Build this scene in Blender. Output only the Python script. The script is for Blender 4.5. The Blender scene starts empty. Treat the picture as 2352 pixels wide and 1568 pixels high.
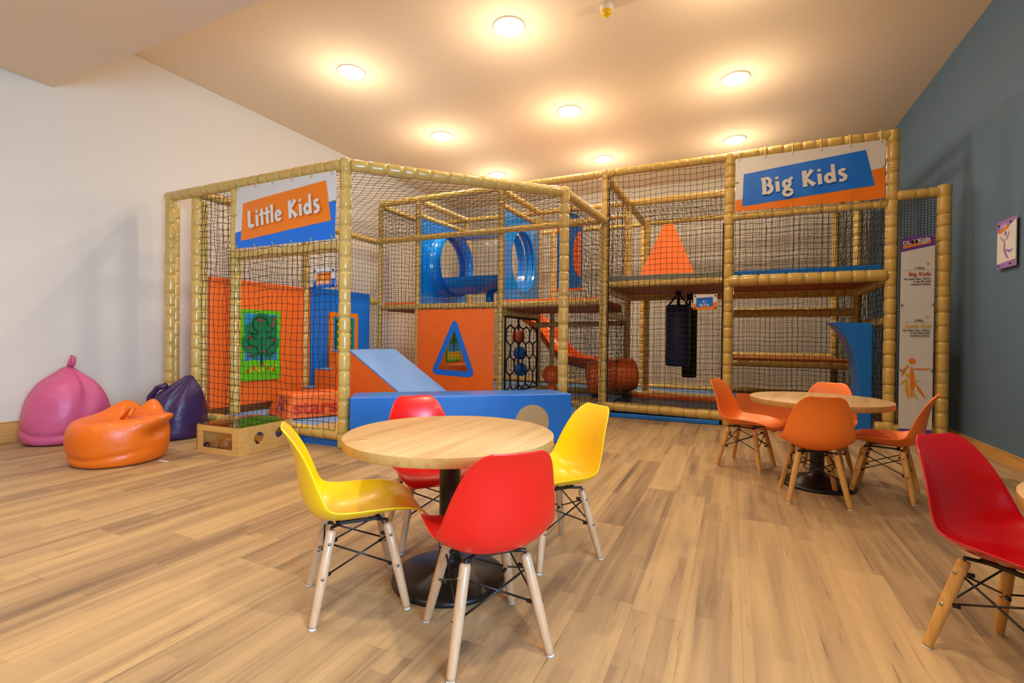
import bpy, math, random
from mathutils import Vector, Matrix, noise
random.seed(7)
PI = math.pi
SC = bpy.context.scene
COL = SC.collection
# ---------------------------------------------------------------- camera, world, exposure
cam_d = bpy.data.cameras.new('camera'); cam = bpy.data.objects.new('camera', cam_d); COL.objects.link(cam)
yaw, pitch, roll = .43107, -.00728, -.01087
F = Vector((-math.sin(yaw), math.cos(yaw), 0)); Rt = Vector((math.cos(yaw), math.sin(yaw), 0)); U = Vector((0, 0, 1))
f2 = F*math.cos(pitch)+U*math.sin(pitch); u2 = -F*math.sin(pitch)+U*math.cos(pitch)
r3 = Rt*math.cos(roll)-u2*math.sin(roll); u3 = Rt*math.sin(roll)+u2*math.cos(roll)
cam.matrix_world = Matrix(((r3.x, u3.x, -f2.x, 0), (r3.y, u3.y, -f2.y, 0), (r3.z, u3.z, -f2.z, .82), (0, 0, 0, 1)))
cam_d.sensor_width = 36; cam_d.lens = 1104.43/2352*36; cam_d.clip_start = .02
SC.camera = cam
w = bpy.data.worlds.new('world'); SC.world = w; w.use_nodes = True
w.node_tree.nodes['Background'].inputs[0].default_value = (.55, .62, .8, 1)
w.node_tree.nodes['Background'].inputs[1].default_value = .15
SC.view_settings.view_transform = 'Standard'; SC.view_settings.look = 'None'
SC.view_settings.gamma = 1; SC.view_settings.use_curve_mapping = False
SC.view_settings.exposure = 0.38
WARM = (1.0, .80, .58)
SPOT_W = 34; CEIL_FILL_W = 10; WIN_W = 58; FILL_W = 40
XL, XR, YB, YF, ZC, ZB, YBK = -4.95, 1.70, 8.16, -3.2, 3.34, 2.776, 1.955
# daylight entering through the window in the right wall, beside the camera
def area(name, loc, direc, sx, sy, power, color, spread=PI):
    l = bpy.data.lights.new(name, 'AREA'); l.shape = 'RECTANGLE'; l.size = sx; l.size_y = sy; l.energy = power; l.color = color; l.spread = spread
    o = bpy.data.objects.new(name, l); COL.objects.link(o); o.location = loc
    o.rotation_euler = Vector(direc).to_track_quat('-Z', 'Y').to_euler(); return o
area('window_daylight', (XR-.03, -.55, 1.22), (-1, .47, -.03), 1.4, 1.45, WIN_W, (.40, .68, 1.0), math.radians(95))

# ---------------------------------------------------------------- material helpers
def lin(h):
    h = h.lstrip('#'); c = [int(h[i:i+2], 16)/255 for i in (0, 2, 4)]
    return tuple(x/12.92 if x <= .04045 else ((x+.055)/1.055)**2.4 for x in c)+(1,)
class NT:
    def __init__(s, name):
        s.m = bpy.data.materials.new(name); s.m.use_nodes = True; s.t = s.m.node_tree; s.b = s.t.nodes['Principled BSDF']
    def n(s, typ, ins=None, **kw):
        nd = s.t.nodes.new(typ)
        for k, v in kw.items(): setattr(nd, k, v)
        for k, v in (ins or {}).items(): s.l(v, nd.inputs[k])
        return nd
    def l(s, v, sock):
        if isinstance(v, bpy.types.NodeSocket): s.t.links.new(v, sock)
        elif isinstance(v, bpy.types.Node): s.t.links.new(v.outputs[0], sock)
        else: sock.default_value = v
    def math(s, op, a, b=0.0, c=None):
        nd = s.n('ShaderNodeMath', operation=op); s.l(a, nd.inputs[0]); s.l(b, nd.inputs[1])
        if c is not None: s.l(c, nd.inputs[2])
        return nd.outputs[0]
    def ramp(s, fac, stops):
        nd = s.n('ShaderNodeValToRGB'); s.l(fac, nd.inputs[0]); e = nd.color_ramp.elements
        while len(e) > 1: e.remove(e[-1])
        e[0].position = stops[0][0]; e[0].color = stops[0][1]
        for p, c in stops[1:]:
            x = e.new(p); x.color = c
        return nd.outputs[0]
    def mix(s, fac, a, b, mode='MIX'):
        nd = s.n('ShaderNodeMix', data_type='RGBA', blend_type=mode)
        s.l(fac, nd.inputs[0]); s.l(a, nd.inputs[6]); s.l(b, nd.inputs[7]); return nd.outputs[2]
    def bump(s, h, strength=.2, dist=.01):
        nd = s.n('ShaderNodeBump'); s.l(h, nd.inputs['Height']); nd.inputs['Strength'].default_value = strength; nd.inputs['Distance'].default_value = dist
        s.t.links.new(nd.outputs[0], s.b.inputs['Normal'])
def G(g): return (g, g, g, 1)
def mat(name, col, rough=.5, bump=0, scale=60, var=.06, metal=0, spec=None, coat=0, bdist=.004, detail=2):
    m = NT(name); c = lin(col) if isinstance(col, str) else tuple(col)+(1,)
    m.b.inputs['Roughness'].default_value = rough; m.b.inputs['Metallic'].default_value = metal
    if spec is not None: m.b.inputs['Specular IOR Level'].default_value = spec
    if coat: m.b.inputs['Coat Weight'].default_value = coat; m.b.inputs['Coat Roughness'].default_value = .12
    tc = m.n('ShaderNodeTexCoord'); nz = m.n('ShaderNodeTexNoise', {'Vector': tc.outputs['Object'], 'Scale': scale, 'Detail': float(detail)})
    lo = tuple(x*(1-var) for x in c[:3])+(1,); hi = tuple(min(1, x*(1+var)) for x in c[:3])+(1,)
    m.l(m.ramp(nz.outputs[0], [(.3, lo), (.7, hi)]), m.b.inputs['Base Color'])
    if bump: m.bump(nz.outputs[0], bump, bdist)
    return m.m
def wood_grain(name, c1, c2, rough=.35, axis=0, sc=1.0, coat=.2):
    m = NT(name); tc = m.n('ShaderNodeTexCoord'); mp = m.n('ShaderNodeMapping', {'Vector': tc.outputs['Object']})
    s = [45*sc, 45*sc, 45*sc]; s[axis] = 2.5*sc; mp.inputs['Scale'].default_value = s
    nz = m.n('ShaderNodeTexNoise', {'Vector': mp.outputs[0], 'Scale': 1.0, 'Detail': 5.0, 'Distortion': .6})
    m.l(m.ramp(nz.outputs[0], [(.25, lin(c1)), (.55, lin(c2)), (.8, lin(c1))]), m.b.inputs['Base Color'])
    m.b.inputs['Roughness'].default_value = rough; m.b.inputs['Coat Weight'].default_value = coat
    m.bump(nz.outputs[0], .05, .002); return m.m
def floor_mat():
    m = NT('vinyl_plank_floor'); tc = m.n('ShaderNodeTexCoord'); sp = m.n('ShaderNodeSeparateXYZ', {'Vector': tc.outputs['Object']})
    X, Y = sp.outputs[0], sp.outputs[1]
    def plank(w, L, off):
        a = m.math('DIVIDE', m.math('ADD', X, off), w); ia = m.math('FLOOR', a)
        wn = m.n('ShaderNodeTexWhiteNoise', {'W': ia}, noise_dimensions='1D')
        b = m.math('ADD', m.math('DIVIDE', Y, L), m.math('MULTIPLY', wn.outputs[0], 17.3)); ib = m.math('FLOOR', b)
        cv = m.n('ShaderNodeCombineXYZ', {0: ia, 1: ib, 2: off}); w2 = m.n('ShaderNodeTexWhiteNoise', {'Vector': cv}, noise_dimensions='3D')
        fa = m.math('FRACT', a); fb = m.math('FRACT', b)
        return w2.outputs[0], fa, fb, ia
    r1, fa, fb, ia = plank(.152, 1.22, 10.0)
    r2, ga, gb, ja = plank(.0507, .55, 10.03)
    # long grain
    off = m.math('MULTIPLY', r1, 37.0)
    cv = m.n('ShaderNodeCombineXYZ', {0: m.math('MULTIPLY', X, 42.0), 1: m.math('MULTIPLY', Y, 1.8), 2: off})
    g1 = m.n('ShaderNodeTexNoise', {'Vector': cv, 'Scale': 1.0, 'Detail': 6.0, 'Roughness': .6, 'Distortion': .5})
    cv2 = m.n('ShaderNodeCombineXYZ', {0: m.math('MULTIPLY', X, 13.0), 1: m.math('MULTIPLY', Y, .75), 2: off})
    g2 = m.n('ShaderNodeTexNoise', {'Vector': cv2, 'Scale': 1.0, 'Detail': 3.0, 'Distortion': .8})
    t = m.math('ADD', m.math('MULTIPLY', r1, .22), m.math('ADD', m.math('MULTIPLY', r2, .16), m.math('ADD', m.math('MULTIPLY', g2.outputs[0], .52), m.math('MULTIPLY', g1.outputs[0], .36))))
    c = m.ramp(t, [(.34, lin('#6c5843')), (.48, lin('#8a7053')), (.60, lin('#a38661')), (.72, lin('#b2946a')), (.86, lin('#bf9f70'))])
    # dark cracks
    cv3 = m.n('ShaderNodeCombineXYZ', {0: m.math('MULTIPLY', X, 55.0), 1: m.math('MULTIPLY', Y, 3.0), 2: off})
    g3 = m.n('ShaderNodeTexNoise', {'Vector': cv3, 'Scale': 1.0, 'Detail': 7.0, 'Roughness': .7})
    crack = m.ramp(g3.outputs[0], [(.33, G(1)), (.40, G(0))])
    c = m.mix(m.math('MULTIPLY', crack, .5), c, lin('#5f452c'))
    # knots
    cvk = m.n('ShaderNodeCombineXYZ', {0: m.math('MULTIPLY', X, 2.6), 1: m.math('MULTIPLY', Y, 1.3), 2: 0.0})
    vk = m.n('ShaderNodeTexVoronoi', {'Vector': cvk, 'Scale': 1.0, 'Randomness': 1.0})
    kn = m.ramp(vk.outputs['Distance'], [(.0, G(.75)), (.022, G(.5)), (.034, G(0)), (.040, G(.35)), (.052, G(0))])
    c = m.mix(kn, c, lin('#6b4c30'))
    seam = m.math('MAXIMUM', m.math('LESS_THAN', fa, .010), m.math('LESS_THAN', fb, .0014))
    c = m.mix(m.math('MULTIPLY', seam, .35), c, lin('#5a452e'))
    m.l(c, m.b.inputs['Base Color'])
    m.l(m.ramp(g1.outputs[0], [(.3, G(.45)), (.7, G(.6))]), m.b.inputs['Roughness'])
    m.b.inputs['Specular IOR Level'].default_value = .35
    m.bump(m.math('SUBTRACT', g1.outputs[0], m.math('ADD', m.math('MULTIPLY', crack, .4), seam)), .12, .002)
    return m.m
def emis(name, col, st):
    m = NT(name); m.b.inputs['Emission Color'].default_value = tuple(col)+(1,); m.b.inputs['Emission Strength'].default_value = st; return m.m
def clear(name, col=(1, 1, 1, 1), fac=.12, rough=.03, blend=.25):
    m = NT(name); t = m.n('ShaderNodeBsdfTransparent', {0: col}); g = m.n('ShaderNodeBsdfGlossy', {'Roughness': rough})
    lw = m.n('ShaderNodeLayerWeight', {'Blend': blend}); fr = m.math('ADD', m.math('MULTIPLY', lw.outputs['Fresnel'], .9), fac*.4)
    x = m.n('ShaderNodeMixShader', {0: fr, 1: t.outputs[0], 2: g.outputs[0]})
    out = m.t.nodes['Material Output']; m.t.links.new(x.outputs[0], out.inputs[0]); return m.m

M = {}
M['floor'] = floor_mat()
M['wall'] = mat('off_white_wall_paint', '#dfd8cb', .85, .05, 90, .01)
M['ceiling'] = mat('cream_ceiling_paint', '#f3dfc0', .9, .03, 60, .01)
M['blue_wall'] = mat('slate_blue_wall_paint', '#546f86', .75, .06, 120, .02)
M['oak'] = wood_grain('oak_skirting', '#b98443', '#d6a25a', .4, 1)
M['pad'] = mat('yellow_vinyl_padding', '#d4b05c', .3, .35, 28, .06, coat=.45, bdist=.006)
M['tie'] = mat('pale_cable_tie', '#c9b57a', .4)
M['net'] = mat('black_netting_cord', '#1a150f', .85, var=.1)
M['rope'] = mat('black_rope', '#14110e', .9, var=.1)
M['blue'] = mat('blue_vinyl', '#0672d6', .38, .12, 9, .03, coat=.25, bdist=.01)
M['blue_dk'] = mat('navy_vinyl', '#1b2a55', .42, .12, 9, .04, bdist=.01)
M['blue_lt'] = mat('light_blue_vinyl', '#6c9ee0', .42, .12, 9, .03, bdist=.01)
M['orange'] = mat('orange_vinyl', '#f7701f', .42, .12, 9, .03, coat=.15, bdist=.01)
M['grey'] = mat('grey_vinyl', '#7c8076', .5, .1, 9, .03)
M['beige'] = mat('beige_vinyl', '#b79e70', .5, .05, 9, .03)
M['board'] = mat('underside_board', '#b5692c', .7, .05, 30, .05)
M['plblue'] = mat('glossy_blue_plastic', '#048cec', .15, 0, 10, .02, coat=.5)
M['plorange'] = mat('glossy_orange_plastic', '#f0650e', .15, 0, 10, .02, coat=.5)
M['clear'] = clear('clear_polycarbonate', (.95, .97, 1, 1), .10, .03, .12)
M['acrylic'] = clear('clear_acrylic', (.97, .98, .96, 1), .12, .02)
M['white'] = mat('white_banner_vinyl', '#dcdad8', .4, .12, 7, .01, bdist=.01)
M['sorange'] = mat('orange_print', '#f27f0c', .4, .12, 7, .01, bdist=.01)
M['sblue'] = mat('blue_print', '#0072e6', .5, .12, 7, .01, bdist=.01)
M['purple'] = mat('purple_print', '#6c3f9c', .4)
M['text'] = mat('dark_print', '#4a3a3a', .5)
M['rust'] = mat('rust_print', '#c44f20', .5)
M['pyel'] = mat('yellow_print', '#dfb21c', .5)
M['lilac'] = mat('lilac_print', '#9a70bf', .5)
M['green'] = mat('lime_green_print', '#5fc414', .35)
M['leaf'] = mat('leaf_green_print', '#0f7d4c', .35)
M['leaf2'] = mat('dark_green_print', '#0a4a30', .35)
M['sky'] = mat('sky_blue_print', '#2a8fd0', .35)
M['redp'] = mat('red_print', '#cf3418', .35)
M['chred'] = mat('red_plastic', '#e01812', .3, 0, 300, .01, coat=.1)
M['chdred'] = mat('deep_red_plastic', '#c00512', .22, 0, 300, .01, coat=.3)
M['chyel'] = mat('yellow_plastic', '#f5c703', .34, 0, 300, .01, coat=.1)
M['chora'] = mat('orange_plastic', '#f9802a', .4, 0, 300, .01)
M['beech'] = wood_grain('pale_beech', '#c0956c', '#cfa67f', .4, 2, 1.5)
M['beech2'] = wood_grain('golden_beech', '#c08a42', '#d49f54', .4, 2, 1.5)
M['black'] = mat('black_metal', '#14110f', .35, .15, 260, .1, spec=.5, bdist=.002)
M['steel'] = mat('steel_bolt', '#a09a92', .3, metal=.9)
M['glide'] = mat('white_glide', '#dcdcdc', .5)
M['tabletop'] = wood_grain('oak_laminate', '#a98351', '#caa672', .45, 0, .45, .0)
M['tabedge'] = wood_grain('oak_edge_band', '#b98644', '#d3a35c', .4, 0, .8)
M['pink'] = mat('pink_beanbag', '#cc5a86', .42, .55, 5, .03, bdist=.03, detail=4)
M['bagor'] = mat('orange_beanbag', '#e56d12', .38, .55, 5, .03, bdist=.03, detail=4)
M['bagpu'] = mat('purple_beanbag', '#38224e', .38, .55, 5, .04, bdist=.03, detail=4)
M['ply'] = wood_grain('birch_plywood', '#c79548', '#d8ab62', .45, 0, .6)
M['ball'] = mat('polished_wood_ball', '#b9742f', .25, coat=.5)
M['dball'] = mat('dark_wood_ball', '#3a1512', .25, coat=.5)
M['dark'] = mat('matte_black', '#0c0a08', .8)  # own black of the laced punch bag, bag straps and chart emblem
M['smoke'] = mat('white_detector_plastic', '#e6e0d4', .5)
M['smokey'] = mat('yellow_detector_dome', '#e8c21a', .3)
M['frosty'] = mat('white_trim_ring', '#e8e2d8', .5)
M['lamp'] = emis('lamp_glow', (1, .86, .66), 26)
M['glass'] = clear('window_glass', (.95, .97, 1, 1), .1)

# ---------------------------------------------------------------- object helpers
def tag(o, label=None, cat=None, group=None, kind=None):
    if label: o['label'] = label
    if cat: o['category'] = cat
    if group: o['group'] = group
    if kind: o['kind'] = kind
    return o
def empty(name, loc=(0, 0, 0), rz=0, label=None, cat=None, group=None):
    o = bpy.data.objects.new(name, None); COL.objects.link(o); o.location = loc; o.rotation_euler = (0, 0, rz)
    o.empty_display_size = .1
    return tag(o, label, cat, group)
class MB:
    def __init__(s): s.v = []; s.f = []; s.mi = []; s.sm = []
    def add(s, vs, fs, mi=0, sm=False):
        b = len(s.v); s.v += [tuple(p) for p in vs]
        for f in fs: s.f.append([b+i for i in f]); s.mi.append(mi); s.sm.append(sm)
        return s
    def box(s, a, b, mi=0, mtx=None):
        x0, y0, z0 = a; x1, y1, z1 = b
        vs = [Vector(p) for p in ((x0, y0, z0), (x1, y0, z0), (x1, y1, z0), (x0, y1, z0), (x0, y0, z1), (x1, y0, z1), (x1, y1, z1), (x0, y1, z1))]
        if mtx: vs = [mtx @ p for p in vs]
        return s.add(vs, [(0, 3, 2, 1), (4, 5, 6, 7), (0, 1, 5, 4), (1, 2, 6, 5), (2, 3, 7, 6), (3, 0, 4, 7)], mi)
    def prism(s, poly, z0, z1, mi=0, mtx=None, top=None):
        n = len(poly); vs = [Vector((p[0], p[1], z0)) for p in poly]+[Vector((p[0], p[1], z1)) for p in (top or poly)]
        if mtx: vs = [mtx @ p for p in vs]
        return s.add(vs, [tuple(range(n))[::-1], tuple(range(n, 2*n))]+[(i, (i+1) % n, n+(i+1) % n, n+i) for i in range(n)], mi)
    def lathe(s, prof, n=24, mi=0, mtx=None, sm=True, a0=0, a1=2*PI):
        vs = []; fs = []; full = abs(a1-a0-2*PI) < 1e-6; k = n if full else n+1
        for r, z in prof:
            for i in range(k):
                a = a0+(a1-a0)*i/n; p = Vector((r*math.cos(a), r*math.sin(a), z)); vs.append(mtx @ p if mtx else p)
        for j in range(len(prof)-1):
            for i in range(n):
                i2 = (i+1) % k; fs.append((j*k+i, j*k+i2, (j+1)*k+i2, (j+1)*k+i))
        return s.add(vs, fs, mi, sm)
    def tube(s, pts, rad, n=8, mi=0, cap=True, sm=True):
        pts = [Vector(p) for p in pts]; m = len(pts); rads = rad if isinstance(rad, (list, tuple)) else [rad]*m
        vs = []; up = None
        for i, p in enumerate(pts):
            d = (pts[min(i+1, m-1)]-pts[max(i-1, 0)]).normalized()
            if up is None: up = Vector((0, 0, 1)) if abs(d.z) < .9 else Vector((1, 0, 0))
            a = d.cross(up)
            if a.length < 1e-4: a = d.cross(Vector((0, 1, .3)))
            a.normalize(); b = a.cross(d).normalized(); up = b
            for k in range(n):
                t = 2*PI*k/n; vs.append(p+(a*math.cos(t)+b*math.sin(t))*rads[i])
        fs = [(j*n+k, j*n+(k+1) % n, (j+1)*n+(k+1) % n, (j+1)*n+k) for j in range(m-1) for k in range(n)]
        if cap: fs += [tuple(range(n))[::-1], tuple(range((m-1)*n, m*n))]
        return s.add(vs, fs, mi, sm)
    def sphere(s, c, r, n=16, mi=0, sc=(1, 1, 1)):
        prof = [(max(1e-5, math.sin(PI*i/(n//2)))*r, -math.cos(PI*i/(n//2))*r) for i in range(n//2+1)]
        return s.lathe(prof, n, mi, Matrix.Translation(c) @ Matrix.Diagonal((*sc, 1)))
    def build(s, name, mats, parent=None, loc=None):
        me = bpy.data.meshes.new(name); me.from_pydata(s.v, [], s.f)
        if not isinstance(mats, (list, tuple)): mats = [mats]
        for x in mats: me.materials.append(M[x] if isinstance(x, str) else x)
        me.polygons.foreach_set('material_index', s.mi); me.polygons.foreach_set('use_smooth', s.sm)
        me.update()
        o = bpy.data.objects.new(name, me); COL.objects.link(o); o.parent = parent
        if loc: o.location = loc
        return o
def bevel(o, w=.01, seg=2):
    m = o.modifiers.new('bevel', 'BEVEL'); m.width = w; m.segments = seg; m.limit_method = 'ANGLE'; m.angle_limit = .6
    for p in o.data.polygons: p.use_smooth = True
    m = o.modifiers.new('normals', 'WEIGHTED_NORMAL'); m.keep_sharp = False; m.weight = 100
    return o
def frame_to(z, origin=(0, 0, 0), up=Vector((0, 0, 1))):
    z = Vector(z).normalized(); x = up.cross(z)
    if x.length < 1e-4: x = Vector((1, 0, 0))
    x.normalize(); y = z.cross(x)
    return Matrix(((x.x, y.x, z.x, origin[0]), (x.y, y.y, z.y, origin[1]), (x.z, y.z, z.z, origin[2]), (0, 0, 0, 1)))
def plane_mtx(o, u, v):
    u = Vector(u).normalized(); v = Vector(v).normalized(); n = u.cross(v)
    return Matrix(((u.x, v.x, n.x, o[0]), (u.y, v.y, n.y, o[1]), (u.z, v.z, n.z, o[2]), (0, 0, 0, 1)))
def copy_tree(o, parent=None):
    c = o.copy(); COL.objects.link(c); c.parent = parent
    for ch in list(o.children): copy_tree(ch, c)
    return c
def text_part(name, s, size, mtx, material, parent, bold=0.0, align='LEFT', width=None):
    cu = bpy.data.curves.new('t', 'FONT'); cu.body = s; cu.size = size; cu.offset = bold; cu.align_x = align; cu.resolution_u = 3; cu.extrude = .0004
    t = bpy.data.objects.new('t', cu); COL.objects.link(t); bpy.context.view_layer.update()
    me = bpy.data.meshes.new_from_object(t.evaluated_get(bpy.context.evaluated_depsgraph_get()))
    bpy.data.objects.remove(t); bpy.data.curves.remove(cu)
    if width and me.vertices:
        x1 = max(v.co.x for v in me.vertices)-min(v.co.x for v in me.vertices); k = width/x1
        for v in me.vertices: v.co.x *= k
    me.transform(mtx); me.name = name; me.materials.clear(); me.materials.append(M[material])
    o = bpy.data.objects.new(name, me); COL.objects.link(o); o.parent = parent; return o
# hand drawn chunky letters: strokes in unit em space (x, y, half width)
def arc(cx, cy, rx, ry, a0, a1, w, n=14):
    return [(cx+rx*math.cos(math.radians(a0+(a1-a0)*i/n)), cy+ry*math.sin(math.radians(a0+(a1-a0)*i/n)), w) for i in range(n+1)]
GL = {
 'L': (.52, [[(.09, 1.0, .10), (.08, 0.06, .085)], [(.06, .08, .10), (.46, .09, .07)]]),
 'i': (.27, [[(.11, .66, .09), (.12, .0, .085)], [(.11, .86, .095), (.112, .875, .095)]]),
 't': (.34, [[(.15, .95, .075), (.17, 0, .085)], [(-.04, .62, .06), (.36, .66, .06)]]),
 'l': (.24, [[(.10, 1.05, .09), (.10, 0, .08)]]),
 'e': (.54, [arc(.27, .32, .19, .25, 10, 320, .075), [(.10, .31, .05), (.46, .37, .055)]]),
 'K': (.66, [[(.10, 1.0, .10), (.10, 0, .09)], [(.50, .98, .10), (.14, .48, .05)], [(.14, .52, .05), (.56, .02, .11)]]),
 'd': (.58, [arc(.25, .30, .17, .23, 20, 340, .085), [(.44, 1.08, .075), (.46, 0, .085)]]),
 's': (.46, [[(.38, .60, .07), (.26, .66, .075), (.12, .60, .08), (.12, .46, .085), (.25, .36, .09), (.36, .24, .09), (.33, .08, .085), (.20, .01, .08), (.05, .05, .07)]]),
 'B': (.66, [[(.14, 1.0, .09), (.14, 0, .09)], [(.0, .97, .05), (.3, .97, .06)], [(.0, .03, .05), (.3, .03, .06)], arc(.28, .74, .19, .22, 90, -90, .075), arc(.30, .28, .23, .25, 90, -90, .085)]),
 'g': (.60, [arc(.26, .40, .16, .20, 0, 360, .08), arc(.28, -.14, .21, .19, 0, 360, .075), [(.40, .54, .06), (.50, .70, .075), (.58, .72, .06)], [(.18, .20, .05), (.14, .06, .06)]]),
 ' ': (.34, []),
}
def hand_text(s, h, mtx, material, parent, name='lettering', gap=.07):
    mb = MB(); x = 0; z = 0
    for ch in s:
        adv, strokes = GL[ch]
        for st in strokes:
            pts = [Vector((x+p[0], p[1])) for p in st]; L = []; Rr = []
            for i, p in enumerate(pts):
                d = (pts[min(i+1, len(pts)-1)]-pts[max(i-1, 0)]).normalized(); nrm = Vector((-d.y, d.x))
                L.append(p+nrm*st[i][2]*1.22); Rr.append(p-nrm*st[i][2]*1.22)
            z += .00004
            vs = [mtx @ Vector((p.x*h, p.y*h, z)) for p in L+Rr]; n = len(pts)
            mb.add(vs, [(i, n+i, n+i+1, i+1) for i in range(n-1)])
            if ch in 'i' and len(st) == 2 and abs(st[0][1]-st[1][1]) < .1:
                c = pts[0]; mb.add([mtx @ Vector(((c.x+.1*math.cos(a*PI/6))*h, (c.y+.1*math.sin(a*PI/6))*h, z)) for a in range(12)], [tuple(range(12))])
        x += adv+gap
    return mb.build(name, material, parent), x*h

# ---------------------------------------------------------------- the room
def struct(name, mb, m, bev=0):
    o = mb.build(name, m); o['kind'] = 'structure'
    return o
struct('floor', MB().box((XL-.1, YF-.1, -.1), (XR+.1, YB+.1, 0)), 'floor')
struct('ceiling', MB().box((XL-.1, YBK, ZC), (XR+.1, YB+.1, ZC+.1)).box((XL-.1, YBK-.02, ZB+.08), (XR+.1, YBK, ZC+.1)), 'ceiling')
struct('trim_1', MB().box((XL, YF, ZB), (XR, YBK, ZB+.08)), 'ceiling')
struct('wall_left', MB().box((XL-.1, YF-.1, 0), (XL, YB+.1, ZC)), 'wall')
struct('wall_back', MB().box((XL, YB, 0), (XR, YB+.1, ZC)), 'wall')
struct('wall_right', MB().box((XR, YF-.1, 0), (XR+.1, -1.3, ZC)).box((XR, .2, 0), (XR+.1, YB+.1, ZC)).box((XR, -1.3, 0), (XR+.1, .2, .42)).box((XR, -1.3, 2.02), (XR+.1, .2, ZC)), 'blue_wall')
struct('wall_front', MB().box((XL, YF-.1, 0), (XR, YF, ZB)), 'wall')
wn = struct('window_1', MB().box((XR+.02, -1.3, .42), (XR+.08, -1.25, 2.02)).box((XR+.02, .15, .42), (XR+.08, .2, 2.02)).box((XR+.02, -1.25, .42), (XR+.08, .15, .47)).box((XR+.02, -1.25, 1.97), (XR+.08, .15, 2.02)).box((XR+.02, -.575, .47), (XR+.08, -.525, 1.97)), 'frosty')
MB().box((XR+.05, -1.25, .47), (XR+.056, .15, 1.97)).build('pane', 'glass', wn)
o = struct('baseboard_right', MB().box((XR-.02, YF, 0), (XR, YB, .082)), 'oak')
o = struct('baseboard_left', MB().box((XL, YF, 0), (XL+.02, YB, .15)), 'oak')
o = struct('baseboard_back', MB().box((XL+.02, YB-.02, 0), (XR-.02, YB, .1)), 'oak')

# ceiling lamps: a real spot lamp with a glowing lens in each fitting
def make_lamp():
    t = empty('recessed_downlight')
    MB().lathe([(.080, 0), (.098, 0), (.100, -.006), (.092, -.012), (.080, -.010), (.080, 0)], 32).build('trim_ring', 'frosty', t)
    MB().lathe([(1e-4, -.045), (.03, -.043), (.055, -.036), (.072, -.024), (.080, -.010), (.080, -.004), (1e-4, -.004)], 28).build('lens', 'lamp', t)
    return t
lamp0 = make_lamp()
spots = [(x, y, ZC) for y in (3.53, 5.10, 6.65) for x in (-3.34, -1.68, -.01)]+[(x, y, ZB) for y in (.95, -.9) for x in (-3.34, -1.68, .15)]
row = {3.53: 'of the nearest row', 5.10: 'of the middle row', 6.65: 'of the farthest row'}
cl = {-3.34: 'left one', -1.68: 'centre one', -.01: 'right one', .15: 'right one'}
for i, (x, y, z) in enumerate(spots):
    o = lamp0 if i == 0 else copy_tree(lamp0); o.location = (x, y, z); o.scale = (1.3, 1.3, 1.0)
    if y > 2: lab = 'glowing downlight in the high cream ceiling, %s %s' % (cl[x], row[y])
    else: lab = 'downlight in the dropped ceiling, %s %s' % (cl[x], 'near the step' if y > 0 else 'near the window')
    tag(o, lab, 'ceiling light', 'ceiling downlights')
    l = bpy.data.lights.new('downlight_beam', 'SPOT'); l.energy = SPOT_W*(1.0 if y > 2 else 2.3 if x > 0 else 1.3); l.color = WARM; l.spot_size = math.radians(150); l.spot_blend = .8; l.shadow_soft_size = .05
    lo = bpy.data.objects.new('downlight_beam', l); COL.objects.link(lo); lo.location = (x, y, z-.06)
    if y < 2: continue
    l = bpy.data.lights.new('ceiling_fill', 'POINT'); l.energy = CEIL_FILL_W; l.color = WARM; l.shadow_soft_size = .05  # unseen point light added below the fitting to brighten the ceiling
    lo = bpy.data.objects.new('ceiling_fill', l); COL.objects.link(lo); lo.location = (x, y, z-.42)
t = empty('smoke_detector', (-.90, 3.60, ZC), 0, 'small smoke detector with yellow dome on the cream ceiling', 'smoke detector')
MB().lathe([(.001, 0), (.05, 0), (.05, -.02), (.047, -.045), (.044, -.05)], 28).build('base', 'smoke', t)
MB().lathe([(.044, -.05), (.04, -.07), (.028, -.085), (.010, -.090), (.009, -.094), (.001, -.095)], 28).build('dome', 'smokey', t)

# ---------------------------------------------------------------- play frame pieces
def pad_mb(p0, p1, r, seed=0, mb=None, seg=.12, capends=True):
    """foam tube with vinyl skin pinched by cable ties"""
    rnd = random.Random(seed); p0 = Vector(p0); p1 = Vector(p1); d = p1-p0; L = d.length
    n = max(2, round(L/seg)); cuts = [0]
    for i in range(1, n): cuts.append((i+rnd.uniform(-.22, .22))*L/n)
    cuts.append(L); prof = [(.001, -.0)] if capends else []
    for i in range(len(cuts)-1):
        a, b = cuts[i], cuts[i+1]; s = b-a; rr = r*rnd.uniform(.98, 1.05); g = r*rnd.uniform(.80, .86)
        prof += [(g, a+.0015), (rr*.965, a+.006), (rr, a+s*.25), (rr*.995, a+s*.75), (rr*.965, b-.006), (g, b-.0015)]
    if capends: prof += [(.001, L)]
    mb = mb or MB(); mt = frame_to(d, p0)
    vs = []; fs = []; k = 12
    for j, (rr, z) in enumerate(prof):
        for i in range(k):
            a = 2*PI*i/k; q = rr*(1+.035*noise.noise(Vector((math.cos(a)*2+seed*3.1, math.sin(a)*2, z*14))))
            vs.append(mt @ Vector((q*math.cos(a), q*math.sin(a), z)))
    for j in range(len(prof)-1):
        for i in range(k): fs.append((j*k+i, j*k+(i+1) % k, (j+1)*k+(i+1) % k, (j+1)*k+i))
    mb.add(vs, fs, 0, True)
    # cable ties round some pinches, with the tail end standing off
    for c in cuts[1:-1]:
        if rnd.random() < .45:
            a0 = rnd.uniform(0, 2*PI); pr = [(r*.90, c-.004), (r*.97, c-.003), (r*.97, c+.003), (r*.90, c+.004)]
            mb.lathe(pr, 12, 1, mt)
            q = mt @ Vector((math.cos(a0)*r*.97, math.sin(a0)*r*.97, c)); e = mt @ Vector((math.cos(a0)*r*1.05, math.sin(a0)*r*1.05, c+.004))
            mb.tube([q, e], .004, 4, 1)
    return mb
_s = [0]
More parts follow.
